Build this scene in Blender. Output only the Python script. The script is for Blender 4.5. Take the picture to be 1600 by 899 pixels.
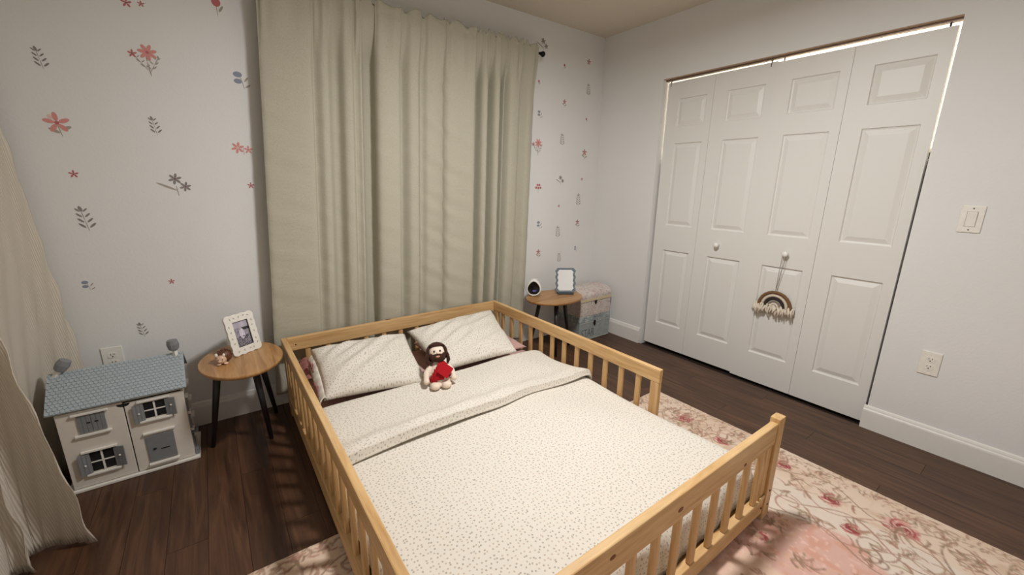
import bpy, bmesh, math, random
import numpy as np
from mathutils import Vector, Matrix
random.seed(7)
rng = np.random.default_rng(7)
for o in list(bpy.data.objects):
    bpy.data.objects.remove(o)
SC = bpy.context.scene
COL = SC.collection

# ------------------------------------------------------------------ camera
CAM = Vector((-2.8675, -2.6488, 1.3159)); YAW, PITCH, ROLL, FPX = 0.6318, -0.2457, 0.0141, 642.63
fw = Vector((math.cos(PITCH)*math.sin(YAW), math.cos(PITCH)*math.cos(YAW), math.sin(PITCH)))
rt = Vector((math.cos(YAW), -math.sin(YAW), 0)); upv = rt.cross(fw)
r2 = math.cos(ROLL)*rt + math.sin(ROLL)*upv
u2 = -math.sin(ROLL)*rt + math.cos(ROLL)*upv
cd = bpy.data.cameras.new('camera'); cam = bpy.data.objects.new('camera', cd); COL.objects.link(cam)
M = Matrix((r2, u2, -fw)).transposed().to_4x4(); M.translation = CAM
cam.matrix_world = M
cd.sensor_fit = 'HORIZONTAL'; cd.sensor_width = 36; cd.lens = FPX*36/1600; cd.clip_start = 0.02
SC.camera = cam
# ------------------------------------------------------------------ world, lights, exposure
w = bpy.data.worlds.new('world'); SC.world = w; w.use_nodes = True
w.node_tree.nodes['Background'].inputs[0].default_value = (0.9, 0.95, 1, 1)
w.node_tree.nodes['Background'].inputs[1].default_value = 0.05
SC.view_settings.view_transform = 'Standard'; SC.view_settings.look = 'None'
SC.view_settings.gamma = 1; SC.view_settings.use_curve_mapping = False
SC.view_settings.exposure = 0.0
LAMP = (-1.70, -1.62, 2.40)
def disk_light(name, loc, size, watts, color, spread=180):
    l = bpy.data.lights.new(name, 'AREA'); l.shape = 'DISK'; l.size = size; l.energy = watts; l.color = color
    l.spread = math.radians(spread)
    o = bpy.data.objects.new(name, l); o.location = loc; COL.objects.link(o); return o
disk_light('ceiling_lamp_light', (LAMP[0], LAMP[1], LAMP[2]-0.05), 0.26, 45, (1.0, 0.99, 0.985))
pl = bpy.data.lights.new('closet_lamp_light', 'POINT'); pl.energy = 40; pl.color = (1, .93, .8); pl.shadow_soft_size = .06
po = bpy.data.objects.new('closet_lamp_light', pl); po.location = (.42, -1.45, 2.36); COL.objects.link(po)

# ------------------------------------------------------------------ mesh helpers
class MB:
    def __init__(s): s.v = []; s.f = []; s.mi = []; s.uv = None; s.cur = 0
    def add(s, vs, fs):
        n = len(s.v); s.v += [tuple(p) for p in vs]
        for f in fs: s.f.append(tuple(i+n for i in f)); s.mi.append(s.cur)
        return n
    def box(s, a, b):
        x0, y0, z0 = [min(p, q) for p, q in zip(a, b)]; x1, y1, z1 = [max(p, q) for p, q in zip(a, b)]
        s.add([(x0,y0,z0),(x1,y0,z0),(x1,y1,z0),(x0,y1,z0),(x0,y0,z1),(x1,y0,z1),(x1,y1,z1),(x0,y1,z1)],
              [(0,3,2,1),(4,5,6,7),(0,1,5,4),(1,2,6,5),(2,3,7,6),(3,0,4,7)]); return s
    def obox(s, M, a, b):
        m = MB(); m.box(a, b); s.add([M @ Vector(p) for p in m.v], m.f); return s
    def tube(s, pts, rad, n=8, caps=True, closed=False):
        pts = [Vector(p) for p in pts]; N = len(pts)
        if not hasattr(rad, '__len__'): rad = [rad]*N
        t0 = (pts[1]-pts[0]).normalized()
        ref = Vector((0,0,1)) if abs(t0.z) < .9 else Vector((1,0,0))
        nrm = t0.cross(ref).normalized(); vs = []
        for i, p in enumerate(pts):
            a = pts[(i-1) % N] if (closed or i > 0) else pts[0]; b = pts[(i+1) % N] if (closed or i < N-1) else pts[-1]
            t = (b-a).normalized(); nrm = (nrm - t*nrm.dot(t)).normalized(); bn = t.cross(nrm)
            for k in range(n):
                an = 2*math.pi*k/n; vs.append(p + (nrm*math.cos(an)+bn*math.sin(an))*rad[i])
        fs = []
        for i in range(N if closed else N-1):
            j = (i+1) % N
            for k in range(n):
                l = (k+1) % n; fs.append((i*n+k, i*n+l, j*n+l, j*n+k))
        if caps and not closed:
            fs.append(tuple(range(n-1, -1, -1))); fs.append(tuple((N-1)*n+k for k in range(n)))
        s.add(vs, fs); return s
    def lathe(s, prof, M=None, n=24):
        vs = []; fs = []
        for r, z in prof:
            for k in range(n):
                a = 2*math.pi*k/n; p = Vector((r*math.cos(a), r*math.sin(a), z)); vs.append(M @ p if M else p)
        for i in range(len(prof)-1):
            for k in range(n):
                l = (k+1) % n; fs.append((i*n+k, i*n+l, (i+1)*n+l, (i+1)*n+k))
        if prof[0][0] > 1e-6: fs.append(tuple(range(n-1, -1, -1)))
        if prof[-1][0] > 1e-6: fs.append(tuple((len(prof)-1)*n+k for k in range(n)))
        s.add(vs, fs); return s
    def ell(s, c, r, M=None, n=16, m=10):
        prof = []; vs = []; fs = []
        c = Vector(c)
        for i in range(m+1):
            th = math.pi*i/m
            for k in range(n):
                a = 2*math.pi*k/n
                p = Vector((r[0]*math.sin(th)*math.cos(a), r[1]*math.sin(th)*math.sin(a), r[2]*math.cos(th))) + c
                vs.append(M @ p if M else p)
        for i in range(m):
            for k in range(n):
                l = (k+1) % n; fs.append((i*n+k, (i+1)*n+k, (i+1)*n+l, i*n+l))
        s.add(vs, fs); return s
    def prism(s, poly, h0, h1, fn):
        """poly 2D, fn(a,b,h)->3D"""
        n = len(poly); vs = [fn(a, b, h0) for a, b in poly] + [fn(a, b, h1) for a, b in poly]
        fs = [tuple(range(n-1, -1, -1)), tuple(range(n, 2*n))] + [(i, (i+1) % n, n+(i+1) % n, n+i) for i in range(n)]
        s.add(vs, fs); return s
    def grid(s, P, uv=None):
        """P: array [a][b] of points"""
        A = len(P); B = len(P[0]); vs = [tuple(p) for row in P for p in row]
        fs = [(i*B+j, i*B+j+1, (i+1)*B+j+1, (i+1)*B+j) for i in range(A-1) for j in range(B-1)]
        n0 = len(s.v); s.add(vs, fs)
        if uv is not None:
            if s.uv is None: s.uv = {}
            k = n0
            for row in uv:
                for q in row: s.uv[k] = q; k += 1
        return s

OFF = {}
def mesh_from(mb, mats, smooth=False, off=(0, 0, 0)):
    me = bpy.data.meshes.new('mesh'); ox, oy, oz = off
    me.from_pydata([(a-ox, b-oy, c-oz) for a, b, c in mb.v], [], mb.f)
    for m in (mats if isinstance(mats, (list, tuple)) else [mats]): me.materials.append(m)
    if any(mb.mi): me.polygons.foreach_set('material_index', mb.mi)
    if mb.uv:
        ul = me.uv_layers.new(name='UVMap')
        for l in me.loops: ul.data[l.index].uv = mb.uv.get(l.vertex_index, (0, 0))
    bm = bmesh.new(); bm.from_mesh(me); bmesh.ops.recalc_face_normals(bm, faces=bm.faces); bm.to_mesh(me); bm.free()
    if smooth: me.polygons.foreach_set('use_smooth', [True]*len(me.polygons))
    me.update(); return me
def put(name, mb, mats, parent=None, smooth=False, bevel=0, seg=2, sub=0, autosmooth=None, recalc=True):
    off = OFF.get(parent.name, (0, 0, 0)) if parent else (0, 0, 0)
    me = mesh_from(mb, mats, smooth, off) if isinstance(mb, MB) else mb
    o = bpy.data.objects.new(name, me); me.name = name; COL.objects.link(o)
    if parent: o.parent = parent
    OFF[o.name] = off
    if bevel:
        m = o.modifiers.new('bevel', 'BEVEL'); m.width = bevel; m.segments = seg; m.limit_method = 'ANGLE'; m.angle_limit = math.radians(40)
    if sub:
        m = o.modifiers.new('sub', 'SUBSURF'); m.levels = sub; m.render_levels = sub
    return o
def thing(name, label, cat, loc, group=None):
    o = bpy.data.objects.new(name, None); COL.objects.link(o); o.location = loc; o.empty_display_size = .05
    o['label'] = label; o['category'] = cat
    if group: o['group'] = group
    OFF[o.name] = tuple(loc); return o
def tag(o, label, cat=None, group=None, kind=None):
    o['label'] = label
    if cat: o['category'] = cat
    if group: o['group'] = group
    if kind: o['kind'] = kind
    return o
def struct(name, mb, mat, label=None, **k):
    o = put(name, mb, mat, **k); o['kind'] = 'structure'
    if label: o['label'] = label
    return o

# ------------------------------------------------------------------ materials
def lin(c):
    c = [x/255 for x in c]
    return tuple((x/12.92 if x <= .04045 else ((x+.055)/1.055)**2.4) for x in c) + (1,)
class NM:
    def __init__(s, name, base=(.8,.8,.8,1), rough=.6, metal=0, spec=.5):
        s.m = bpy.data.materials.new(name); s.m.use_nodes = True; s.t = s.m.node_tree; s.b = s.t.nodes['Principled BSDF']
        s.b.inputs['Base Color'].default_value = base; s.b.inputs['Roughness'].default_value = rough
        s.b.inputs['Metallic'].default_value = metal; s.b.inputs['Specular IOR Level'].default_value = spec
    def n(s, ty, **k):
        nd = s.t.nodes.new(ty)
        for a, b in k.items():
            if a in nd.inputs: nd.inputs[a].default_value = b
            else: setattr(nd, a, b)
        return nd
    def l(s, a, b): s.t.links.new(a, b)
    def coord(s, which='Object', scale=(1,1,1), rot=(0,0,0)):
        tc = s.n('ShaderNodeTexCoord'); mp = s.n('ShaderNodeMapping'); mp.inputs['Scale'].default_value = scale; mp.inputs['Rotation'].default_value = rot
        s.l(tc.outputs[which], mp.inputs['Vector']); return mp.outputs[0]
    def ramp(s, fac, stops):
        r = s.n('ShaderNodeValToRGB'); e = r.color_ramp.elements
        while len(e) < len(stops): e.new(.5)
        for x, (p, c) in zip(e, stops): x.position = p; x.color = c
        s.l(fac, r.inputs[0]); return r.outputs[0]
    def bump(s, h, strength=.2, dist=.002):
        b = s.n('ShaderNodeBump'); b.inputs['Strength'].default_value = strength; b.inputs['Distance'].default_value = dist
        s.l(h, b.inputs['Height']); s.l(b.outputs[0], s.b.inputs['Normal'])
    def noise(s, vec, scale, detail=3, rough=.5, dist=0):
        n = s.n('ShaderNodeTexNoise'); n.inputs['Scale'].default_value = scale; n.inputs['Detail'].default_value = detail
        n.inputs['Roughness'].default_value = rough; n.inputs['Distortion'].default_value = dist
        if vec is not None: s.l(vec, n.inputs['Vector'])
        return n.outputs['Fac']
    def mix(s, fac, a, b, mode='MIX'):
        m = s.n('ShaderNodeMix'); m.data_type = 'RGBA'; m.blend_type = mode
        for v, i in ((fac, 0), (a, 6), (b, 7)):
            if hasattr(v, 'links'): s.l(v, m.inputs[i])
            else: m.inputs[i].default_value = v
        return m.outputs[2]
    def color(s, c): s.l(c, s.b.inputs['Base Color'])

def simple(name, rgb, rough=.5, metal=0, bumpscale=0, bs=.15, var=0):
    m = NM(name, lin(rgb), rough, metal)
    v = m.coord()
    nz = m.noise(v, bumpscale or 60, 3)
    if bumpscale: m.bump(nz, bs)
    d = var or .04
    c = lin(rgb); a = tuple(min(1, x*(1+d)) for x in c[:3])+(1,); b = tuple(x*(1-d) for x in c[:3])+(1,)
    m.color(m.ramp(nz, [(.3, b), (.7, a)]))
    return m.m

wallm = NM('wall_paint', lin((226, 224, 219)), .75)
v = wallm.coord(); n1 = wallm.noise(v, 90, 4); wallm.bump(n1, .18, .003)
wallm.color(wallm.ramp(wallm.noise(v, 1.3, 3), [(.3, lin((225, 224, 220))), (.7, lin((230, 229, 227)))]))
wallm = wallm.m
ceilm = simple('ceiling_paint', (216, 205, 188), .85, 0, 130, .25)
trimm = simple('trim_paint', (231, 228, 221), .42, 0, 30, .03, .015)
doorm = NM('door_paint', lin((227, 225, 219)), .45)
v = doorm.coord('Object', (30, 30, 2)); doorm.bump(doorm.noise(v, 6, 5), .1, .002); doorm = doorm.m

def wood(name, axis, c0, c1, c2, scale=1.0, rough=.45, rnd=0):
    m = NM(name, c1, rough); sc = [14*scale]*3; sc[axis] = 1.1*scale
    v = m.coord('Object', sc)
    if rnd:
        oi = m.n('ShaderNodeObjectInfo'); ad = m.n('ShaderNodeVectorMath'); ad.operation = 'ADD'
        cm = m.n('ShaderNodeVectorMath'); cm.operation = 'SCALE'; cm.inputs['Scale'].default_value = 37.
        cb = m.n('ShaderNodeCombineXYZ')
        for i in range(3): m.l(oi.outputs['Random'], cb.inputs[i])
        m.l(cb.outputs[0], cm.inputs[0]); m.l(v, ad.inputs[0]); m.l(cm.outputs[0], ad.inputs[1]); v = ad.outputs[0]
    a = m.noise(v, 1.6, 5, .55, 1.2); b = m.noise(v, 8, 4, .6, .3)
    ca = m.ramp(a, [(.28, c0), (.5, c1), (.74, c2)])
    cb_ = m.ramp(b, [(.35, (.72, .70, .66, 1)), (.65, (1, 1, 1, 1))])
    c = m.mix(.55, ca, cb_, 'MULTIPLY')
    if rnd:
        rr = m.ramp(oi.outputs['Random'], [(0, (1-rnd,)*3+(1,)), (1, (1, 1, 1, 1))]); c = m.mix(1., c, rr, 'MULTIPLY')
    m.color(c); m.bump(b, .12, .001); return m.m
P0, P1, P2 = lin((190, 146, 92)), lin((214, 174, 120)), lin((227, 194, 144))
pine = [wood('pine_wood_%s' % 'xyz'[i], i, P0, P1, P2) for i in range(3)]
floorw = wood('dark_floor_wood', 1, lin((58, 36, 22)), lin((84, 55, 36)), lin((108, 75, 51)), 1.3, .42, .16)
tablew = wood('bamboo_top', 1, lin((152, 108, 64)), lin((182, 136, 86)), lin((200, 156, 104)), 1.2, .38)
tablew2 = wood('bamboo_top_x', 0, lin((152, 108, 64)), lin((182, 136, 86)), lin((200, 156, 104)), 1.2, .38)

def fabric(name, rgb, scale=350, bs=.25, rough=.9, var=.05, wr=0):
    m = NM(name, lin(rgb), rough, 0, .2)
    v = m.coord('Object', (1, 1, 1)); nz = m.noise(v, scale, 2); big = m.noise(v, 6, 4)
    c = lin(rgb); a = tuple(min(1, x*(1+var)) for x in c[:3])+(1,); b = tuple(x*(1-var) for x in c[:3])+(1,)
    m.color(m.ramp(nz, [(.3, b), (.7, a)]))
    if wr:
        ad = m.n('ShaderNodeMath', operation='MULTIPLY_ADD'); m.l(big, ad.inputs[0]); ad.inputs[1].default_value = wr; m.l(nz, ad.inputs[2])
        m.bump(ad.outputs[0], bs, .004)
    else: m.bump(nz, bs, .001)
    m.b.inputs['Sheen Weight'].default_value = .1
    return m

def curtain_mat():
    m = NM('sage_curtain_cloth', lin((181, 174, 147)), .8, 0, .25)
    v = m.coord('Object', (60, 60, 260)); nz = m.noise(v, 3, 3); v2 = m.coord('Object', (300, 300, 40)); n2 = m.noise(v2, 2, 2)
    c = m.ramp(nz, [(.3, lin((172, 167, 149))), (.7, lin((190, 185, 167)))])
    c2 = m.ramp(n2, [(.3, (.94, .94, .94, 1)), (.7, (1, 1, 1, 1))]); m.color(m.mix(1., c, c2, 'MULTIPLY'))
    v3 = m.coord('Object', (3, 3, 14)); cr = m.noise(v3, 2.2, 4, .55, .8)
    m.bump(cr, .16, .012); return m.m
curtm = curtain_mat()

def print_mat(name, uvscale=70.):
    """cream cotton with a scattered small floral print"""
    m = NM(name, lin((220, 214, 202)), .88, 0, .2)
    v = m.coord('UV', (uvscale, uvscale, 1))
    vo = m.n('ShaderNodeTexVoronoi'); vo.voronoi_dimensions = '2D'; vo.inputs['Scale'].default_value = 1; vo.inputs['Randomness'].default_value = .72
    nz = m.noise(m.coord('UV', (uvscale*3, uvscale*3, 1)), 1.3, 2)
    m.l(v, vo.inputs['Vector'])
    ad = m.n('ShaderNodeMath', operation='MULTIPLY_ADD'); m.l(nz, ad.inputs[0]); ad.inputs[1].default_value = -.30; m.l(vo.outputs['Distance'], ad.inputs[2])
    sep = m.n('ShaderNodeSeparateColor'); m.l(vo.outputs['Color'], sep.inputs[0])
    dotc = m.ramp(sep.outputs[0], [(0, lin((150, 142, 136))), (.35, lin((186, 170, 146))), (.6, lin((198, 178, 164))), (.85, lin((166, 156, 142)))])
    msk = m.ramp(ad.outputs[0], [(.0, (.85, .85, .85, 1)), (.03, (.6, .6, .6, 1)), (.085, (0, 0, 0, 1))])
    m.color(m.mix(msk, lin((220, 214, 202)), dotc))
    wv = m.coord('Object'); big = m.noise(wv, 26, 5, .6, .6); m.bump(big, .35, .006); return m.m
duvetm = print_mat('cream_floral_cotton', 68); pillowm = print_mat('cream_floral_pillow_cotton', 1.0)
pinkm = fabric('dusty_pink_cotton', (196, 158, 150), 250, .3, .9, .06, 3).m
mauvem = fabric('mauve_ruffle_cotton', (150, 98, 92), 250, .3, .9, .08, 3).m

# ------------------------------------------------------------------ room shell
XL, YF, H = -3.66, -3.35, 2.508
OY0, OY1, OH = -0.604, -2.147, 2.088        # closet opening
struct('floor', MB().box((XL-.1, YF-.1, -.08), (.9, .1, -.013)), simple('subfloor', (40, 26, 18), .8))
flo = bpy.data.objects['floor']; flo['label'] = 'dark brown wood plank floor'
pw = .1245; x = -3.155 - 5*pw; row = 0
while x < .0:
    y = 0.0 - (row*0.43 % 1.2)
    edges = [0.0] + [e for e in np.arange(y, YF-1.3, -1.2) if e < -.02]
    for a, b in zip(edges[:-1], edges[1:]):
        b = max(b, YF)
        if a <= YF: break
        xa, xb = max(x, XL), min(x+pw, 0.0)
        if xb-xa > .01:
            put('plank', MB().box((xa+.0006, b+.0006, -.013), (xb-.0006, a-.0006, 0)), floorw, flo)
    x += pw; row += 1
# closet floor planks stay hidden behind the doors: one strip
struct('ceiling', MB().box((XL-.1, YF-.1, H), (.9, .1, H+.08)), ceilm, 'plain beige painted ceiling')
wb = struct('wall_back', MB().box((XL-.1, 0, -.02), (.9, .1, H)), wallm, 'white back wall with scattered floral decals')
struct('wall_left', MB().box((XL-.1, YF-.1, -.02), (XL, 0, H)), wallm, 'white left wall behind the gauze drape')
struct('wall_front', MB().box((XL, YF-.1, -.02), (.9, YF, H)), wallm, 'white wall behind the viewer')
m = MB(); m.box((0, OY0, -.013), (.1, 0, H)); m.box((0, YF, -.013), (.1, OY1, H)); m.box((0, OY1, OH), (.1, OY0, H))
struct('wall_right', m, wallm, 'white right wall with the closet opening')
m = MB(); m.box((.75, -2.5, -.013), (.8, -.25, H)); m.box((.1, -.3, -.013), (.75, -.25, H)); m.box((.1, -2.5, -.013), (.75, -2.45, H))
struct('wall_closet', m, wallm, 'white walls inside the closet')
def baseboard(name, p0, p1, nrm, label):
    prof = [(0, 0), (.016, 0), (.016, .105), (.0145, .112), (.0105, .118), (.0095, .124), (.006, .132), (0, .135)]
    p0, p1, nrm = Vector(p0), Vector(p1), Vector(nrm)
    mb = MB(); n = len(prof)
    vs = [p0 + nrm*a + Vector((0, 0, b)) for a, b in prof] + [p1 + nrm*a + Vector((0, 0, b)) for a, b in prof]
    fs = [tuple(range(n)), tuple(range(2*n-1, n-1, -1))] + [(i, (i+1) % n, n+(i+1) % n, n+i) for i in range(n)]
    mb.add(vs, fs); return struct(name, mb, trimm, label)
baseboard('baseboard_back', (XL, 0, 0), (0, 0, 0), (0, -1, 0), 'white baseboard along the back wall')
baseboard('baseboard_right_far', (0, -.0165, 0), (0, OY0, 0), (-1, 0, 0), 'short white baseboard between corner and closet')
baseboard('baseboard_right', (0, OY1+.012, 0), (0, YF, 0), (-1, 0, 0), 'white baseboard right of the closet')
baseboard('baseboard_left', (XL, YF, 0), (XL, -.0165, 0), (1, 0, 0), 'white baseboard along left wall')
# closet head: raw timber strip and metal track
rawwood = simple('raw_header_timber', (178, 150, 126), .8, 0, 40, .2, .15)
trackm = simple('track_metal', (128, 108, 92), .45, .5)
t = struct('trim_1', MB().box((.001, OY1+.002, OH-.004), (.03, OY0-.002, OH-.0005)), rawwood, 'brown timber edge over the closet opening')
put('track', MB().box((.03, OY1+.002, OH-.014), (.062, OY0-.002, OH-.0005)), trackm, t)
for yy in (-.64, -1.33, -1.40, -2.10):
    put('pivot_pin', MB().tube([(.05, yy, OH-.05), (.05, yy, OH-.012)], .004, 8), simple('dark_pin', (50, 44, 40), .5, .6), t)
struct('trim_2', MB().box((.10, -2.44, 1.50), (.74, -.31, 1.52)), trimm, 'white shelf inside the closet')

# ---- bifold doors
def leaf(parent, y0, y1, z0, z1, xf, knob_y=None, knob_z=.915):
    """slab with three raised panels; front face at xf looking towards -x"""
    W = abs(y1-y0); py0, py1 = y0-.098*W/.386, y0-.336*W/.386
    pz = [(.215, .825), (1.02, 1.632), (1.75, 1.945)]
    ys = [y0, py0, py1, y1]; zs = [z0] + [q for p in pz for q in p] + [z1]
    mb = MB(); th = .033
    P = [[(xf, yy, zz) for yy in ys] for zz in zs]
    n = mb.add([p for r in P for p in r], [])
    for i in range(len(zs)-1):
        for j in range(3):
            if j == 1 and i in (1, 3, 5): continue
            mb.f.append((n+i*4+j, n+i*4+j+1, n+(i+1)*4+j+1, n+(i+1)*4+j)); mb.mi.append(0)
    n = mb.add([(xf+th, y0, z0), (xf+th, y1, z0), (xf+th, y1, z1), (xf+th, y0, z1), (xf, y0, z0), (xf, y1, z0), (xf, y1, z1), (xf, y0, z1)],
               [(0, 1, 2, 3), (0, 4, 5, 1), (2, 6, 7, 3), (0, 3, 7, 4), (1, 5, 6, 2)])
    lf = put('door_leaf', mb, doorm, parent)
    for a, b in pz:
        rings = [(0, 0), (.004, .0085), (.011, .0105), (.034, .003), (.037, .0022)]
        vs = []; fs = []
        for ins, dep in rings:
            vs += [(xf+dep, py0-ins, a+ins), (xf+dep, py1+ins, a+ins), (xf+dep, py1+ins, b-ins), (xf+dep, py0-ins, b-ins)]
        for r in range(len(rings)-1):
            for k in range(4):
                l = (k+1) % 4; fs.append((r*4+k, r*4+l, r*4+4+l, r*4+4+k))
        fs.append(tuple(len(vs)-4+k for k in range(4)))
        mp = MB(); mp.add(vs, fs); put('panel', mp, doorm, lf)
    if knob_y is not None:
        Mk = Matrix.Translation((xf, knob_y, knob_z)) @ Matrix.Rotation(-math.pi/2, 4, 'Y')
        put('knob', MB().lathe([(.012, 0), (.009, .006), (.008, .012), (.016, .02), (.0185, .027), (.016, .034), (.008, .038), (0, .039)], Mk, 20), simple('knob_white', (238, 235, 228), .25), lf, smooth=True)
    return lf
d1 = thing('door_1', 'white left bifold closet door with raised panels and bare knob', 'door', (.045, -.98, 0)); d1['kind'] = 'structure'
leaf(d1, -.620, -.9805, .018, 2.064, .047)
leaf(d1, -.982, -1.365, .018, 2.064, .047, -1.15)
d2 = thing('door_2', 'white right bifold closet door with the rainbow hanging on its knob', 'door', (.035, -1.75, 0)); d2['kind'] = 'structure'
leaf(d2, -1.367, -1.7495, .012, 2.056, .037, -1.597)
leaf(d2, -1.751, -2.131, .012, 2.056, .037)
for o in (d1, d2): del o['category']

# ------------------------------------------------------------------ wall decals (printed stickers on the back wall)
DC = {k: simple('decal_'+k, c, .7) for k, c in dict(grey=(136, 131, 127), taupe=(168, 158, 148), coral=(214, 146, 138), red=(186, 104, 106),
      plum=(122, 84, 86), blue=(142, 148, 162), pale=(224, 192, 184), olive=(160, 157, 138)).items()}
DK = list(DC)
def wall_pt(u, v):
    d = fw + r2*((u-800)/FPX) - u2*((v-449.5)/FPX); t = -CAM.y/d.y; return CAM.x+t*d.x, CAM.z+t*d.z
class Decal:
    def __init__(s, cx, cz, k): s.mb = MB(); s.cx, s.cz, s.k = cx, cz, k; s.lay = 0
    def col(s, c): s.mb.cur = DK.index(c); return s
    def el(s, x, z, a, b, rot=0, n=12):
        s.lay += 1; yy = -.0006-.00003*s.lay; c, q = math.cos(rot), math.sin(rot); vs = []
        for i in range(n):
            t = 2*math.pi*i/n; p, r = a*math.cos(t), b*math.sin(t)
            vs.append((s.cx+s.k*(x+p*c-r*q), yy, s.cz+s.k*(z+p*q+r*c)))
        s.mb.add(vs, [tuple(range(n))]); return s
    def stem(s, pts, w=.02):
        for (x0, z0), (x1, z1) in zip(pts[:-1], pts[1:]):
            L = math.hypot(x1-x0, z1-z0); s.el((x0+x1)/2, (z0+z1)/2, L/2+.01, w, math.atan2(z1-z0, x1-x0), 8)
        return s
    def flower(s, x, z, r, c, cc='plum', n=5, rot=.3):
        s.col(c)
        for i in range(n):
            t = rot+2*math.pi*i/n; s.el(x+r*.6*math.cos(t), z+r*.6*math.sin(t), r*.45, r*.21, t)
        s.col(cc).el(x, z, r*.18, r*.18); return s
    def sprig(s, x, z, h, n, c, lean=.15):
        s.col(c).stem([(x, z), (x-lean*h*.5, z+h*.5), (x-lean*h, z+h)], .012)
        for i in range(n):
            f = (i+.6)/n; px_, pz_ = x-lean*h*f, z+h*f; l = h*.30*(1-.35*f)
            for sg in (-1, 1): s.el(px_+sg*l*.62, pz_+l*.45, l*.55, l*.17, (math.pi*.24 if sg > 0 else math.pi*.76))
        s.el(x-lean*h*1.03, z+h*1.05, h*.13, h*.06, math.pi*.6); return s
def decal(u, v, kind, hp):
    cx, cz = wall_pt(u, v); _, za = wall_pt(u, v-hp/2); _, zb = wall_pt(u, v+hp/2); k = (za-zb)
    D = Decal(cx, cz, k)
    if kind == 'sprig': D.sprig(.1, -.5, 1.0, 4, 'grey'); lb = 'grey leaf sprig decal'
    elif kind == 'thin': D.sprig(.05, -.5, 1.0, 5, 'taupe', .05); lb = 'slender taupe leaf sprig decal'
    elif kind == 'coral': 
        D.col('taupe').stem([(.05, -.5), (0, 0), (.0, .25)]); D.sprig(.05, -.35, .5, 3, 'taupe', -.55); D.sprig(0, -.3, .45, 3, 'taupe', .75)
        D.flower(.05, .3, .27, 'coral', 'red', 7); D.flower(-.38, .2, .13, 'red'); lb = 'coral bouquet decal with leaf sprigs'
    elif kind == 'big':
        D.col('olive').stem([(.1, -.5), (0, .1)]); D.col('taupe').el(-.15, -.22, .22, .08, -.5).el(.3, -.08, .2, .08, .45)
        D.flower(0, .15, .48, 'coral', 'red', 5, .4); D.col('pale').el(-.2, .42, .12, .08, 2.); lb = 'large coral five-petal flower decal'
    elif kind == 'tulip':
        D.col('olive').stem([(0, -.5), (.0, .1)]); D.col('red').el(0, .22, .22, .24); D.col('olive').el(.2, -.1, .2, .06, 1.0); lb = 'small red tulip decal'
    elif kind == 'dot': D.flower(0, 0, .6, 'red', 'plum', 5); lb = 'tiny red flower decal'
    elif kind == 'berry':
        D.col('taupe').stem([(.2, -.5), (.1, 0), (0, .3)]); D.col('blue').el(-.1, .35, .25, .17).el(-.12, -.05, .23, .15); D.col('taupe').el(.35, .1, .2, .05, .9).el(.4, -.3, .18, .05, .6); lb = 'blue berry twig decal'
    elif kind == 'pair':
        D.flower(-.35, .1, .55, 'coral', 'pale', 6); D.flower(.55, -.05, .4, 'coral', 'red', 5); D.col('taupe').stem([(.15, -.6), (.12, .1)]); lb = 'pair of coral blossoms decal'
    elif kind == 'daisy':
        D.col('taupe').stem([(.1, -.5), (.05, .0)]).el(-.3, -.05, .4, .05, -.45); D.flower(.05, .3, .25, 'grey', 'plum', 6); D.flower(.4, -.05, .22, 'grey', 'plum', 6); lb = 'grey daisy pair decal'
    elif kind == 'redberry':
        D.col('olive').stem([(0, -.5), (0, .2)])
        for a_, b_ in ((-.3, .1), (-.12, .38), (.14, .38), (.3, .1), (0, .08)): D.col('red').el(a_, b_, .13, .13)
        lb = 'cluster of dark red berries decal'
    elif kind == 'redflower':
        D.flower(0, .22, .3, 'red', 'plum', 5); D.col('taupe').stem([(0, -.5), (0, .1)]).el(-.2, -.1, .18, .06, -.6).el(.2, -.2, .18, .06, .6); lb = 'red flower decal with two leaves'
    o = put('flower_decal', D.mb, [DC[k] for k in DK], wb)
    o['label'] = lb
for a in [(61,93,'sprig',30),(230,96,'coral',46),(338,10,'tulip',30),(197,4,'dot',12),(220,6,'dot',8),(375,126,'berry',26),(90,197,'big',33),
          (241,199,'sprig',25),(378,233,'pair',16),(115,272,'dot',10),(273,290,'daisy',34),(392,290,'dot',8),(132,345,'sprig',34),(136,447,'berry',16),
          (268,440,'dot',7),(222,517,'sprig',20),
          (848,70,'daisy',20),(842,129,'tulip',9),(843,179,'berry',12),(840,231,'coral',25),(841,295,'redberry',15),(842,352,'berry',12),(841,397,'redflower',14),
          (882,104,'tulip',9),(882,162,'redflower',13),(878,220,'thin',17),(875,282,'daisy',14),(873,322,'dot',4),(871,364,'thin',16),(873,404,'thin',13),
          (920,97,'dot',8),(919,142,'thin',17),(916,188,'tulip',8),(913,242,'redflower',17),(909,280,'dot',4),(903,314,'thin',17),(902,350,'redflower',13),(899,389,'berry',8)]:
    decal(*a)

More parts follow.
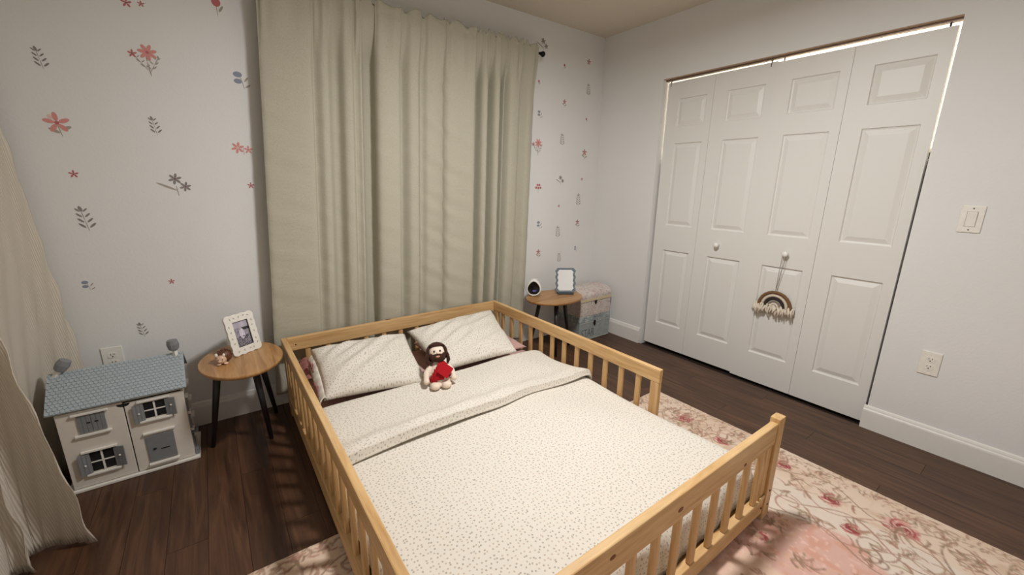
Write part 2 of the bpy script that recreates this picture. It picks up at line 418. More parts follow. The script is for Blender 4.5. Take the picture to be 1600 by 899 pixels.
# ------------------------------------------------------------------ rug
def make_rug():
    X0, X1, Y0, Y1 = -3.30, -.623, -3.10, -1.213; st = .0046
    nx = int((X1-X0)/st); ny = int((Y1-Y0)/st)
    xs = np.linspace(X0, X1, nx); ys = np.linspace(Y0, Y1, ny); GX, GY = np.meshgrid(xs, ys)
    def L(c): return np.array(lin(c)[:3])
    d = np.minimum(np.minimum(X1-GX, GX-X0), np.minimum(Y1-GY, GY-Y0))
    def vnoise(sc, seed):
        r = np.random.default_rng(seed); n = 96; g = r.random((n, n))
        u = (GX*sc) % (n-1); v = (GY*sc) % (n-1); i = np.floor(u).astype(int); j = np.floor(v).astype(int); a = u-i; b = v-j
        a = a*a*(3-2*a); b = b*b*(3-2*b)
        return (g[i, j]*(1-a)*(1-b)+g[(i+1) % n, j]*a*(1-b)+g[i, (j+1) % n]*(1-a)*b+g[(i+1) % n, (j+1) % n]*a*b)
    n1 = vnoise(9, 1); n2 = vnoise(30, 2); n3 = vnoise(70, 3); n4 = vnoise(4, 5)
    C = np.zeros((ny, nx, 3))
    def mixc(mask, col):
        C[:] = C*(1-mask[..., None]) + L(col)*mask[..., None]
    C[:] = L((222, 200, 180))
    mixc(np.clip((n1-.45)*3, 0, 1)*.6, (214, 188, 164)); mixc(np.clip((n2-.6)*4, 0, 1)*.5, (200, 168, 142))
    inner = np.clip((d-.27+.05*n4)/.03, 0, 1); mixc(inner*.7, (218, 206, 192))
    along = np.where((X1-GX < np.minimum(Y1-GY, GX-X0)), GY, GX)
    field = np.clip((d-.45-.05*np.sin(along*14)-.03*(n1-.5))/.02, 0, 1); mixc(field, (212, 172, 158))
    mixc(field*np.clip((n2-.62)*5, 0, 1)*.55, (206, 148, 124)); mixc(field*np.clip((n3-.66)*5, 0, 1)*.5, (238, 204, 188))
    ctr = np.clip((d-.78)/.02, 0, 1); mixc(ctr*.55*np.clip((n1-.3)*3, 0, 1), (230, 206, 180))
    def stamp(px_, py_, r, col, al=1.0):
        i0 = int((px_-r-X0)/st); i1 = int((px_+r-X0)/st)+2; j0 = int((py_-r-Y0)/st); j1 = int((py_+r-Y0)/st)+2
        i0, j0 = max(i0, 0), max(j0, 0); i1, j1 = min(i1, nx), min(j1, ny)
        if i0 >= i1 or j0 >= j1: return
        dd = np.hypot(GX[j0:j1, i0:i1]-px_, GY[j0:j1, i0:i1]-py_); mk = np.clip((r-dd)/st+.5, 0, 1)*al
        C[j0:j1, i0:i1] = C[j0:j1, i0:i1]*(1-mk[..., None])+L(col)*mk[..., None]
    R_ = random.Random(3)
    browns = [(154, 126, 106), (170, 138, 116), (142, 116, 98), (168, 124, 108)]
    def curve(pts, r, col, al=.85):
        for (a, b), (c, e) in zip(pts[:-1], pts[1:]):
            L_ = math.hypot(c-a, e-b); k = max(1, int(L_/(r*.9)))
            for q in range(k): f = q/k; stamp(a+(c-a)*f, b+(e-b)*f, r, col, al)
    def spiral(cx, cy, R0, turns, a0, sg, r=.0038, col=None):
        pts = [(cx+R0*(1-.85*q/40)*math.cos(a0+sg*turns*2*math.pi*q/40), cy+R0*(1-.85*q/40)*math.sin(a0+sg*turns*2*math.pi*q/40)) for q in range(41)]
        curve(pts, r, col or R_.choice(browns))
    def leafs(cx, cy, a, n, s):
        for k in range(n):
            t = a+R_.uniform(-1.2, 1.2); l = s*R_.uniform(.6, 1.2); c = R_.choice(browns+[(160, 140, 110), (176, 136, 118)])
            pts = [(cx+l*q/6*math.cos(t+.5*q/6), cy+l*q/6*math.sin(t+.5*q/6)) for q in range(7)]
            curve(pts, .0040, c, .75)
    def rose(cx, cy, s):
        for k in range(26):
            t = R_.uniform(0, 6.28); rr = s*math.sqrt(R_.random()); stamp(cx+.8*rr*math.cos(t)*1.1, cy+.8*rr*math.sin(t), s*.17, R_.choice([(212, 156, 146), (196, 124, 118), (224, 180, 168), (184, 108, 106)]), .75)
        for k in range(5): spiral(cx, cy, s*(.35+.14*k), .55, k*2.1, 1, .004, (150, 70, 72))
        leafs(cx, cy, R_.uniform(0, 6.28), 9, s*1.7)
    def rim(t):       # border path point at offset dd from edge
        return t
    def place(side, s, dd):
        if side == 0: return X1-dd, s
        if side == 1: return s, Y1-dd
        if side == 2: return X0+dd, s
        return s, Y0+dd
    for side in (0, 1, 2, 3):
        lo, hi = ((Y0+.1, Y1-.1) if side in (0, 2) else (X0+.1, X1-.1)); s = hi
        k = 0
        while s > lo:
            # undulating twin vines
            for off, amp, ph, rr in ((.16, .05, 0, .0038), (.33, .06, 2., .0042), (.25, .07, 4., .0036), (.40, .06, 5.2, .0036), (.47, .04, 1., .004)):
                pts = [place(side, s-.30*q/24, off+amp*math.sin(ph+2*math.pi*(s-.30*q/24)/.42)) for q in range(25)]
                curve(pts, rr, R_.choice(browns), .8)
            for _ in range(6):
                a_, b_ = place(side, s-R_.uniform(0, .3), R_.uniform(.08, .46)); spiral(a_, b_, R_.uniform(.035, .075), R_.uniform(.9, 1.5), R_.uniform(0, 6), R_.choice((-1, 1)))
            for _ in range(24):
                a_, b_ = place(side, s-R_.uniform(0, .3), R_.uniform(.02, .5)); leafs(a_, b_, R_.uniform(0, 6), 4, .05)
            # edge hatch of little feathers
            for q in range(44):
                a_, b_ = place(side, s-.30*q/44, R_.uniform(.01, .075)); leafs(a_, b_, (1.57 if side in (0, 2) else 0)+.4, 1, .035)
            s -= .30; k += 1
    for (a_, b_, s_) in ((-.789, -1.525, .055), (-.824, -1.762, .045), (-.763, -2.037, .045), (-.848, -2.253, .05), (-.80, -2.475, .07), (-.971, -2.36, .04), (-2.80, -1.38, .06),
                         (-.99, -2.75, .05), (-.8, -2.85, .05), (-2.45, -1.37, .05), (-1.6, -1.37, .05), (-3.1, -1.5, .05), (-1.30, -2.17, .03), (-2.72, -1.45, .06)):
        rose(a_, b_, s_)
    for _ in range(260):
        a_, b_ = R_.uniform(X0+.55, X1-.5), R_.uniform(Y0+.4, Y1-.5); leafs(a_, b_, R_.uniform(0, 6), 4, .045)
        if R_.random() < .4: spiral(a_, b_, R_.uniform(.03, .06), 1., R_.uniform(0, 6), 1, .004, (214, 176, 150))
    Z = np.full(GX.shape, .0085) + (n3-.5)*.0012
    Z[0, :] = Z[-1, :] = 0.002; Z[:, 0] = Z[:, -1] = 0.002
    co = np.stack([GX, GY, Z], -1).reshape(-1, 3)
    idx = np.arange(nx*ny).reshape(ny, nx)
    q = np.stack([idx[:-1, :-1], idx[:-1, 1:], idx[1:, 1:], idx[1:, :-1]], -1).reshape(-1, 4)
    me = bpy.data.meshes.new('area_rug'); me.vertices.add(len(co)); me.vertices.foreach_set('co', co.ravel().astype(np.float32))
    me.loops.add(q.size); me.loops.foreach_set('vertex_index', q.ravel().astype(np.int32))
    me.polygons.add(len(q)); me.polygons.foreach_set('loop_start', np.arange(0, q.size, 4, dtype=np.int32)); me.polygons.foreach_set('loop_total', np.full(len(q), 4, dtype=np.int32))
    me.polygons.foreach_set('use_smooth', np.ones(len(q), dtype=bool)); me.update(); me.validate()
    at = me.color_attributes.new('pattern', 'FLOAT_COLOR', 'POINT')
    rgba = np.concatenate([C.reshape(-1, 3), np.ones((len(co), 1))], 1); at.data.foreach_set('color', rgba.ravel().astype(np.float32))
    mt = NM('woven_floral_rug', (1, 1, 1, 1), .95, 0, .1); an = mt.n('ShaderNodeAttribute'); an.attribute_name = 'pattern'; mt.color(an.outputs['Color'])
    mt.bump(mt.noise(mt.coord(), 420, 2), .5, .002)
    me.materials.append(mt.m); o = bpy.data.objects.new('area_rug', me); COL.objects.link(o)
    tag(o, 'cream and pink floral scroll area rug under the bed', 'rug')
make_rug()

# ------------------------------------------------------------------ floor bed
bed = thing('floor_bed', 'low pine floor bed with slatted guard rails on all sides', 'bed', (-1.9, -1.1, 0))
XA, XB, YB, YE, TOP = -2.634, -1.187, -.133, -2.128, .458
T = .027
def bar(name, a, b, ax, bev=.004): return put(name, MB().box(a, b), pine[ax], bed, bevel=bev)
# head frame
bar('top_rail', (XA+T, YB-T, .380), (XB-T, YB, TOP), 0)
bar('bottom_rail', (XA+T, YB-T, .05), (XB-T, YB, .12), 0)
# left frame
bar('top_rail', (XA, YE+.03, .384), (XA+T, YB, TOP), 1)
bar('bottom_rail', (XA, YE+.03, .04), (XA+T, YB, .125), 1)
# right frame: guard ends part way, lower rail runs on
bar('top_rail', (XB-T, -1.604, .388), (XB, YB, TOP), 1)
bar('bottom_rail', (XB-T, YE+.03, .04), (XB, YB, .125), 1)
# foot frame
bar('top_rail', (XA+.05, YE, .355), (-1.222, YE+T, .448), 0)
bar('bottom_rail', (XA+.05, YE+.001, .04), (-1.222, YE+T+.004, .112), 0)
# posts
bar('post', (XA+.001, YB-.045-T, 0), (XA+T-.001, YB-T, .3835), 2)
bar('post', (XB-T+.001, YB-.045-T, 0), (XB-.001, YB-T, .3875), 2)
bar('post', (XB-T, -1.603, .125), (XB, -1.556, .3879), 2)
bar('post', (-1.222, YE-.004, .009), (-1.171, YE+.032, .465), 2, .003)
bar('post', (-1.262, YE+.006, .112), (-1.2225, YE+.026, .3549), 2, .003)
bar('post', (XA, YE-.004, .009), (XA+.05, YE+.032, .465), 2, .003)
bar('corner_block', (-1.262, YE-.001, .1125), (-1.2225, YE+.0055, .130), 0)
bar('bed_base', (XA+T, YE+.04, .05), (XB-T, YB-T-.002, .068), 0, 0)
# slats, shared mesh
def slat_mesh(w, t, z0, z1, nm):
    mb = MB(); n = 12; prof = []
    for k in range(n):   # rounded rectangle section
        a = 2*math.pi*(k+.5)/n; c, s = math.cos(a), math.sin(a)
        prof.append((math.copysign(abs(c)**.45, c)*w/2, math.copysign(abs(s)**.45, s)*t/2))
    mb.prism(prof, z0, z1, lambda a, b, h: (a, b, h))
    me = mesh_from(mb, pine[2]); me.name = nm; return me
sx = slat_mesh(.030, .018, .115, .36, 'slat_cross'); sxh = slat_mesh(.030, .018, .115, .384, 'slat_head')
mb_y = slat_mesh(.018, .030, .12, .392, 'slat_side')
def slat(me, x, y):
    o = bpy.data.objects.new('slat', me); COL.objects.link(o); o.parent = bed; b = bed.location; o.location = (x-b.x, y-b.y, -b.z)
for k in range(13): slat(sx, -1.335-.1095*k+.04, YE+T/2)
for k in range(12): slat(sxh, XA+.13+.112*k, YB-T/2)
for k in range(12): slat(mb_y, XB-T/2, -.263-.1105*k)
for k in range(17): slat(mb_y, XA+T/2, -.243-.1105*k)
# hardware: bolt holes on head rail and foot post
boltm = simple('dark_bolt', (60, 50, 42), .5, .5)
def dot(loc, axis, r=.004):
    Mx = Matrix.Translation(loc) @ (Matrix.Rotation(math.pi/2, 4, 'X') if axis == 'y' else Matrix.Rotation(math.pi/2, 4, 'Y'))
    put('bolt', MB().lathe([(r, -.001), (r, .0012), (r*.6, .0018), (0, .0018)], Mx, 10), boltm, bed)
dot((-2.565, YB-T, .415), 'y'); dot((-1.195, YE-.0045, .075), 'y'); dot((-1.195, YE-.0045, .14), 'y'); dot((-1.24, YE-.0005, .075), 'y')
kn = simple('pine_knot', (120, 70, 34), .6)
put('knot', MB().ell((-2.02, YB-.006, TOP+.0002), (.02, .008, .0012), n=12, m=4), kn, bed, smooth=True)

for kx, kz, kr in ((-1.86, .395, .014), (-1.46, .372, .010), (-2.16, .41, .012)):
    put('knot', MB().ell((kx, YE-.0002, kz), (kr, .001, kr*.6), n=12, m=6), kn, bed, smooth=True)
# mattress with pink sheet
def rounded_slab(x0, x1, y0, y1, z0, z1, r):
    mb = MB(); mb.box((x0, y0, z0), (x1, y1, z1)); return mb
mt = put('mattress', rounded_slab(-2.590, -1.226, -2.052, -.165, .0685, .225, .05), pinkm, bevel=.045, seg=4, smooth=True)
tag(mt, 'mattress with dusty pink fitted sheet inside the pine bed', 'mattress')

# duvet: one sheet, folded back on itself near the pillows
def smooth01(t): t = np.clip(t, 0, 1); return t*t*(3-2*t)
def duvet():
    # cross section across the bed (u): x and edge drop
    us = np.concatenate([np.linspace(0, .06, 9), np.linspace(.07, .93, 110), np.linspace(.94, 1, 9)])
    xl, xr = -2.603, -1.217
    def cross(u):
        # arc-length style: vertical skirt, rounded shoulder, flat top
        Lx = xr-xl; tot = Lx+.14; s = u*tot
        if s < .07: return xl, -(.07-s)-.035
        if s > tot-.07: return xr, -(s-(tot-.07))-.035
        q = s-.07; x = xl+q; e = min(q, Lx-q); R = .075
        dz = 0 if e > R else -(R-math.sqrt(max(0, R*R-(R-e)**2)))*.47
        return x, dz
    rr = np.random.default_rng(11)
    waves = [(rr.uniform(3, 13), rr.uniform(3, 13), rr.uniform(0, 6), rr.uniform(.0006, .0022)) for _ in range(16)]
    def puff(x, y):
        z = 0
        for a, b, p, am in waves: z += am*math.sin(a*x+b*y+p)
        return z
    prof = []   # (y, z, layer, flapfactor)
    prof += [(-2.082, z, 0) for z in np.linspace(.085, .17, 8)]
    prof += [(-2.082+.07*(1-math.cos(a)), .17+.08*math.sin(a), 0) for a in np.linspace(.15, math.pi/2, 8)]
    prof += [(y, .25, 0) for y in np.linspace(-1.99, -.72, 110)]
    prof += [(-.70+.016*math.sin(a), .262-.012*math.cos(a), 1) for a in np.linspace(.2, math.pi*.95, 8)]
    prof += [(y, .276, 2) for y in np.linspace(-.715, -1.10, 36)]
    prof += [(-1.10-.085*math.sin(a), .276+.018*(1-math.cos(a*2))/2, 2) for a in np.linspace(.1, math.pi/2*.85, 9)]
    prof += [(-1.188, .272, 3), (-1.195, .266, 3), (-1.194, .260, 3), (-1.18, .257, 3), (-1.15, .256, 3)]
    P = []; UV = []; sl = 0; prev = None
    for (y, z, lay) in prof:
        if prev: sl += math.hypot(y-prev[0], z-prev[1])
        prev = (y, z); row = []; uvr = []
        for u in us:
            x, dz = cross(u); yy, zz = y, z
            f = (x-xl)/(xr-xl)
            if lay >= 1:
                # hem line wanders; head fold follows the pillows
                hem = .012*math.sin(7*f+.4)+.055*math.exp(-((f-.72)/.16)**2)+.018*math.exp(-((f-.45)/.1)**2)
                head = -.05*math.exp(-((f-.42)/.2)**2)-.02
                t = (y+.70)/(-1.195+.70); t = min(max(t, 0), 1)
                yy = y + head*(1-t)*.8 + hem*t
                # thick rolled ridge toward hem
                if lay >= 2: zz = z + .032*math.exp(-((t-.86)/.11)**2)*(.55+.45*math.sin(3.3*f+.6)) + .006*math.sin(9*f+5*t)+.0022*math.sin(41*f+19*t)*math.exp(-((t-.86)/.16)**2)
                if lay == 3: zz = z + .006*math.sin(9*f+5)
                if f > .93 and lay >= 2: dz *= .9
            else:
                yy = y
            bow = .012*(1-(2*f-1)**2)
            if z > .2: zz += puff(x, yy)*(1.6 if lay >= 1 else 1.1) + bow
            if lay == 0 and z <= .2:
                yy += .006*math.sin(30*f)+.004*math.sin(71*f); 
            k = 1 if z > .2 else max(0, (z-.085)/.115)
            zz = zz + (dz if z > .2 else dz*k)
            row.append((x, yy, max(zz, .075))); uvr.append((u*(xr-xl+.14), sl))
        P.append(row); UV.append(uvr)
    mb = MB(); mb.grid(P, UV)
    o = put('duvet', mb, duvetm, smooth=True)
    sm = o.modifiers.new('sub', 'SUBSURF'); sm.levels = 1; sm.render_levels = 1
    return o
tag(duvet(), 'cream floral print duvet folded back below the pillows', 'duvet')

# pillows
def pillow(name, c, thick, mat, label, group, uvs=68, seed=1, ruffle=None, n=36, sag=0.):
    """c: four seam corners TL, TR, BR, BL"""
    TL, TR, BR, BL = [Vector(p) for p in c]
    nrm = ((TR-TL).cross(BL-TL)).normalized()
    if nrm.z < 0: nrm = -nrm
    rr = random.Random(seed); wv = [(rr.uniform(2, 8), rr.uniform(2, 8), rr.uniform(0, 6), rr.uniform(.001, .0035)) for _ in range(10)]
    mb = MB()
    for side in (1, -1):
        P = []; UV = []
        for i in range(n+1):
            v = -1+2*i/n; row = []; ur = []
            for j in range(n+1):
                u = -1+2*j/n
                # concave sides with pointed corners
                uu = u*(1-.045*(1-v*v)); vv = v*(1-.05*(1-u*u))
                a = (uu+1)/2; b = (vv+1)/2
                p = TL*(1-a)*(1-b)+TR*a*(1-b)+BR*a*b+BL*(1-a)*b
                e = max(0, (1-u*u)*(1-v*v)); h = thick*(e**.42)*(1 if side > 0 else .55)
                w_ = sum(am*math.sin(A*u*2+B*v*2+ph) for A, B, ph, am in wv)*min(1, e*3)
                row.append(p+nrm*(side*h+(w_ if side > 0 else 0))-Vector((0, 0, sag*(1-e)*0))); ur.append((a*(TR-TL).length*uvs, b*(BL-TL).length*uvs+(0 if side > 0 else 50)))
            P.append(row); UV.append(ur)
        mb.grid(P, UV)
    me_o = put(name, mb, mat, smooth=True)
    bm = bmesh.new(); bm.from_mesh(me_o.data); bmesh.ops.remove_doubles(bm, verts=bm.verts, dist=.0004); bmesh.ops.recalc_face_normals(bm, faces=bm.faces); bm.to_mesh(me_o.data); bm.free()
    me_o.data.polygons.foreach_set('use_smooth', [True]*len(me_o.data.polygons))
    tag(me_o, label, 'pillow', group); return me_o
p1 = pillow('pillow', [(-2.512, -.265, .405), (-1.985, -.325, .412), (-2.035, -.775, .285), (-2.535, -.668, .285)], .074, pillowm,
       'cream floral pillow lying left of the doll', 'floral pillows', seed=2)
p2 = pillow('pillow', [(-1.962, -.30, .412), (-1.272, -.215, .415), (-1.405, -.72, .290), (-1.94, -.70, .285)], .072, pillowm,
       'cream floral pillow leaning right of the doll against head rail', 'floral pillows', seed=5)
p3 = pillow('pillow', [(-2.575, -.19, .275), (-1.95, -.19, .275), (-1.95, -.56, .242), (-2.575, -.56, .242)], .036, pinkm,
       'dusty pink pillow under the left floral pillow', 'pink pillows', seed=8)
p4 = pillow('pillow', [(-1.88, -.19, .28), (-1.235, -.19, .28), (-1.235, -.60, .245), (-1.88, -.60, .245)], .04, pinkm,
       'dusty pink pillow under the right floral pillow', 'pink pillows', seed=9)
# open pillowcase end with ties on the left pillow, bunched mauve lining
def ruffle(parent, A, B, mat, amp, wd, seed, name='ruffle'):
    A, B = Vector(A), Vector(B); d = (B-A); rr = random.Random(seed); P = []
    side = d.cross(Vector((0, 0, 1))).normalized()
    for i in range(41):
        t = i/40; row = []
        for j in range(7):
            q = j/6; row.append(A+d*t+side*(wd*q)+Vector((0, 0, amp*math.sin(t*38+q*2)*q*(1-.2*q)-.035*q*q))+d.normalized()*.008*math.sin(t*61+3*q)*q)
        P.append(row)
    mb = MB(); mb.grid(P); o = put(name, mb, mat, parent, smooth=True); s = o.modifiers.new('s', 'SOLIDIFY'); s.thickness = .002; return o
ruffle(p1, (-2.50, -.30, .392), (-2.522, -.66, .298), pillowm, .008, .034, 1, 'case_opening')
ruffle(p3, (-2.53, -.255, .365), (-2.545, -.44, .315), mauvem, .012, .045, 2, 'ruffled_edge')
def bow(parent, c, s):
    c = Vector(c); mb = MB()
    for sg in (-1, 1):
        pts = [c+Vector((.0, sg*s*.5*math.sin(a)*1., s*.28*math.sin(2*a)))+Vector((-.006, 0, 0)) for a in np.linspace(0, math.pi, 12)]
        mb.tube(pts, .0045, 6)
        mb.tube([c, c+Vector((-.004, sg*s*.18-.01, -s*.35)), c+Vector((-.003, sg*s*.3-.02, -s*.62))], .004, 6)
    mb.ell(c, (.008, .008, .008), n=8, m=6); put('tie_bow', mb, mauvem, parent, smooth=True)
bow(p1, (-2.545, -.575, .322), .06); bow(p1, (-2.53, -.40, .372), .045)

# ------------------------------------------------------------------ plush doll
def doll():
    base = Vector((-2.008, -.862, .276))
    root = thing('plush_doll', 'plush doll with brown hair, beard and red sash on the duvet', 'doll', base)
    Mx = Matrix.Translation(base) @ Matrix.Rotation(math.radians(-21), 4, 'Z') @ Matrix.Rotation(math.radians(-24), 4, 'X') @ Matrix.Rotation(math.radians(-3), 4, 'Y') @ Matrix.Scale(1.17, 4)
    cream = fabric('doll_cream_plush', (232, 214, 196), 300, .4).m; brown = fabric('doll_brown_plush', (62, 36, 24), 260, .5, .95, .2).m
    red = fabric('doll_red_felt', (166, 20, 30), 300, .3).m; skin = fabric('doll_face_cloth', (238, 218, 200), 300, .2).m
    black = simple('doll_black_bead', (20, 16, 16), .25); lip = simple('doll_lip_thread', (205, 150, 130), .8)
    def remesh(o, v=.0035):
        r = o.modifiers.new('r', 'REMESH'); r.mode = 'VOXEL'; r.voxel_size = v; r.use_smooth_shade = True
        s = o.modifiers.new('s', 'SMOOTH'); s.iterations = 4; s.factor = .5
    mb = MB()
    mb.ell((0, .01, .065), (.043, .034, .062), Mx); mb.ell((0, .012, .038), (.05, .036, .034), Mx)
    for sg in (-1, 1):
        mb.ell((sg*.024, -.014, .017), (.024, .034, .018), Mx); mb.ell((sg*.024, -.034, .016), (.020, .013, .016), Mx)
        mb.tube([Mx @ Vector(p) for p in ((sg*.034, .01, .105), (sg*.056, .0, .075), (sg*.060, -.012, .048))], [.015, .017, .014], 10)
        mb.ell((sg*.060, -.014, .042), (.014, .014, .014), Mx)
    mb.ell((0, .012, .125), (.02, .02, .02), Mx)
    b = put('body', mb, cream, root, smooth=True); remesh(b)
    hd = put('head', MB().ell((0, .008, .160), (.037, .034, .038), Mx, 24, 16), skin, root, smooth=True)
    # hair: shell with the face left open, side locks
    mb = MB(); hr = (.047, .043, .045); n, m_ = 28, 18; vs = []; fs = []
    def hp(th, a):
        x, y, z = hr[0]*math.sin(th)*math.cos(a), hr[1]*math.sin(th)*math.sin(a), hr[2]*math.cos(th)
        return Vector((x, y+.013, z+.163))
    for i in range(m_+1):
        for k in range(n): vs.append(Mx @ hp(math.pi*i/m_, 2*math.pi*k/n))
    for i in range(m_):
        for k in range(n):
            th, a = math.pi*(i+.5)/m_, 2*math.pi*(k+.5)/n; q = hp(th, a)
            if q.y < .004 and abs(q.x) < .036 and q.z < .192: continue
            l = (k+1) % n; fs.append((i*n+k, (i+1)*n+k, (i+1)*n+l, i*n+l))
    mb.add(vs, fs)
    h = put('hair', mb, brown, root, smooth=True); s = h.modifiers.new('s', 'SOLIDIFY'); s.thickness = .006; s.offset = 0
    for sg in (-1, 1):
        mb = MB()
        for q in range(4):
            mb.tube([Mx @ Vector(p) for p in ((sg*.037, .026-.011*q, .178-.004*q), (sg*.045, .022-.010*q, .15), (sg*.048, .016-.008*q, .125), (sg*.042, .008-.004*q, .110))], [.006, .009, .0095, .006], 8)
        l_ = put('hair_lock', mb, brown, root, smooth=True); remesh(l_, .003)
    mb = MB(); mb.ell((0, -.014, .138), (.033, .020, .019), Mx, 20, 12); mb.ell((0, -.019, .1515), (.021, .012, .006), Mx)
    for sg in (-1, 1): mb.ell((sg*.026, -.006, .148), (.011, .018, .014), Mx)
    bd = put('beard', mb, brown, root, smooth=True); remesh(bd, .0025)
    put('mouth', MB().ell((0, -.0345, .1435), (.0095, .003, .0042), Mx, 14, 8), lip, root, smooth=True)
    put('nose', MB().ell((0, -.028, .161), (.0035, .004, .005), Mx, 10, 8), skin, root, smooth=True)
    for sg in (-1, 1): put('eye', MB().ell((sg*.013, -.0245, .168), (.0042, .003, .0048), Mx, 12, 8), black, root, smooth=True)
    # red sash: shell around the torso kept below a diagonal
    mb = MB(); vs = []; fs = []; n, m_ = 36, 24
    def sp(th, a): 
        k = 1.0+.25*max(0, math.cos(th)-.0)*0
        return Vector((.0515*math.sin(th)*math.cos(a), .0435*math.sin(th)*math.sin(a)+.008, .066*math.cos(th)+.066))
    for i in range(m_+1):
        for k in range(n): vs.append(Mx @ sp(math.pi*i/m_, 2*math.pi*k/n))
    for i in range(m_):
        for k in range(n):
            q = sp(math.pi*(i+.5)/m_, 2*math.pi*(k+.5)/n)
            if q.z > .100+1.3*(q.x+.012): continue
            if q.z < .034+.25*(q.x+.03): continue
            l = (k+1) % n; fs.append((i*n+k, (i+1)*n+k, (i+1)*n+l, i*n+l))
    mb.add(vs, fs); sa = put('sash', mb, red, root, smooth=True); s = sa.modifiers.new('s', 'SOLIDIFY'); s.thickness = .004
    mb = MB(); mb.obox(Mx @ Matrix.Translation((.024, -.040, .080)) @ Matrix.Rotation(math.radians(42), 4, 'Y') @ Matrix.Rotation(math.radians(-12), 4, 'X'), (-.027, -.002, -.027), (.027, .002, .027))
    put('sash_flap', mb, red, root, bevel=.0015)
doll()

# ------------------------------------------------------------------ window curtains
def catmull(ctrl, n):
    ctrl = [np.array(p, float) for p in ctrl]; ctrl = [2*ctrl[0]-ctrl[1]]+ctrl+[2*ctrl[-1]-ctrl[-2]]; out = []
    N = len(ctrl)-3
    for q in range(n+1):
        t = q/n*N; i = min(int(t), N-1); f = t-i; p0, p1_, p2_, p3_ = ctrl[i:i+4]
        out.append(.5*((2*p1_)+(-p0+p2_)*f+(2*p0-5*p1_+4*p2_-p3_)*f*f+(-p0+3*p1_-3*p2_+p3_)*f**3))
    return out
RODZ, RODY = 2.243, -.080
def curtain(ctrl, xl_top, xl_bot, xr_top, xr_bot, y0, zb, seed, label, nu=220, nz=110, drift=0., wrk=.0035, wrk_r=True):
    px0, px1 = ctrl[0][0], ctrl[-1][0]
    pr = catmull([((a-px0)/(px1-px0), d) for a, d in ctrl], nu)
    rr = random.Random(seed); ru = [(rr.uniform(40, 150), rr.uniform(0, 6), rr.uniform(.3, 1)) for _ in range(6)]
    zs = list(np.linspace(zb, 2.15, nz)) + list(np.linspace(2.16, RODZ+.045, 18)); P = []
    for z in zs:
        row = []; t = (2.28-z)/(2.28-zb); xl = xl_top+(xl_bot-xl_top)*t; xr = xr_top+(xr_bot-xr_top)*t
        g = min(1, max(0, (z-1.95)/.26)); g = g*g*(3-2*g)         # gathering near the rod
        grow = 1.02+.28*min(1, t*1.3)
        for s, (a, d) in enumerate(pr):
            q = s/nu
            gath = sum(w_*math.sin(k_*q*1.2+p_) for k_, p_, w_ in ru)/3; gath = max(gath, -.6)
            dep = d*grow*(1-.45*g)+g*.020*gath
            if z > RODZ-.03: pinch = math.exp(-((z-RODZ)/.022)**2); dep = dep*(1-.35*pinch)+.014*pinch*0
            if z > RODZ+.012: dep += .006*math.sin(k0*q+z*90) if (k0 := ru[0][0]) else 0
            zz = z+(.010*math.sin(ru[1][0]*q*.6)+.006*math.sin(ru[2][0]*q) if z > RODZ+.03 else 0)
            x = xl+(xr-xl)*(a+drift*math.sin(3*t+5*q)*.01)
            # small crosswise creases on the flat hem strips
            cr = (.0016+wrk*max(math.exp(-((q-(1 if wrk_r else .0))/.10)**2), 0))*math.sin(z*47+(38*q if wrk else 9*q))*math.sin(z*13+2+3*q)*(1-g)
            lo = min(1, max(0, (.75-z)/.35)); dep = dep*(1-.25*lo)
            yb_ = y0-.022-dep-cr; yb_ = yb_*(1-g)+g*(RODY-.015-.55*max(dep, 0))
            row.append((x, max(yb_, -.128) if z < .6 else yb_, zz))
        P.append(row)
    mb = MB(); mb.grid(P); o = put('curtain', mb, curtm, smooth=True)
    s = o.modifiers.new('s', 'SOLIDIFY'); s.thickness = .0015
    return tag(o, label, 'curtain', 'sage window curtains')
A = [(408,.030),(413,.036),(425,.038),(450,.040),(471,.038),(476,.020),(480,.022),(488,.040),(496,.034),(504,.000),(512,-.002),(520,.034),(530,.038),(535,.018),(540,.020),(546,.028),(551,-.012),(559,-.030),(566,-.028),(567,.018),(573,.046),(590,.052),(605,.044),(610,.004),(615,-.002),(625,.036),(638,.038),(645,.010),(650,.010),(657,.03),(668,.033),(682,.026),(692,.010)]
B = [(686,-.01),(690,.03),(697,.045),(715,.046),(732,.044),(736,-.020),(742,-.024),(746,.036),(753,.040),(756,-.028),(762,-.030),(766,.036),(773,.042),(775,-.030),(781,-.030),(784,.016),(787,-.010),(792,.036),(800,.044),(809,.034),(813,-.006),(819,-.002),(827,.026),(836,.022),(840,.0)]
curtain(A, -2.540, -2.685, -1.522, -1.600, -.032, .10, 3, 'wide sage green curtain hanging at left of the rod')
curtain(B, -1.548, -1.618, -.790, -.862, -.036, .07, 9, 'narrow sage green curtain with tight pleats near the rod end', nu=200, wrk_r=False)
rod = thing('curtain_rod', 'black curtain rod with knobbed end above the curtains', 'curtain rod', (-1.65, RODY, RODZ))
blk = simple('black_rod_metal', (24, 21, 20), .4, .6)
put('rod', MB().tube([(-2.66, RODY, RODZ), (-.765, RODY, RODZ)], .008, 12), blk, rod, smooth=True)
for xx, sg in ((-.765, 1), (-2.66, -1)):
    Mx = Matrix.Translation((xx, RODY, RODZ)) @ Matrix.Rotation(sg*math.pi/2, 4, 'Y')
    put('finial', MB().lathe([(.009, 0), (.012, .004), (.010, .009), (.016, .016), (.020, .026), (.017, .037), (.009, .044), (0, .046)], Mx, 16), blk, rod, smooth=True)
for xx in (-2.50, -.86):
    put('bracket', MB().tube([(xx, -.001, RODZ-.012), (xx, RODY, RODZ-.012)], .005, 8).box((xx-.012, -.004, RODZ-.04), (xx+.012, -.0005, RODZ+.02)), blk, rod)

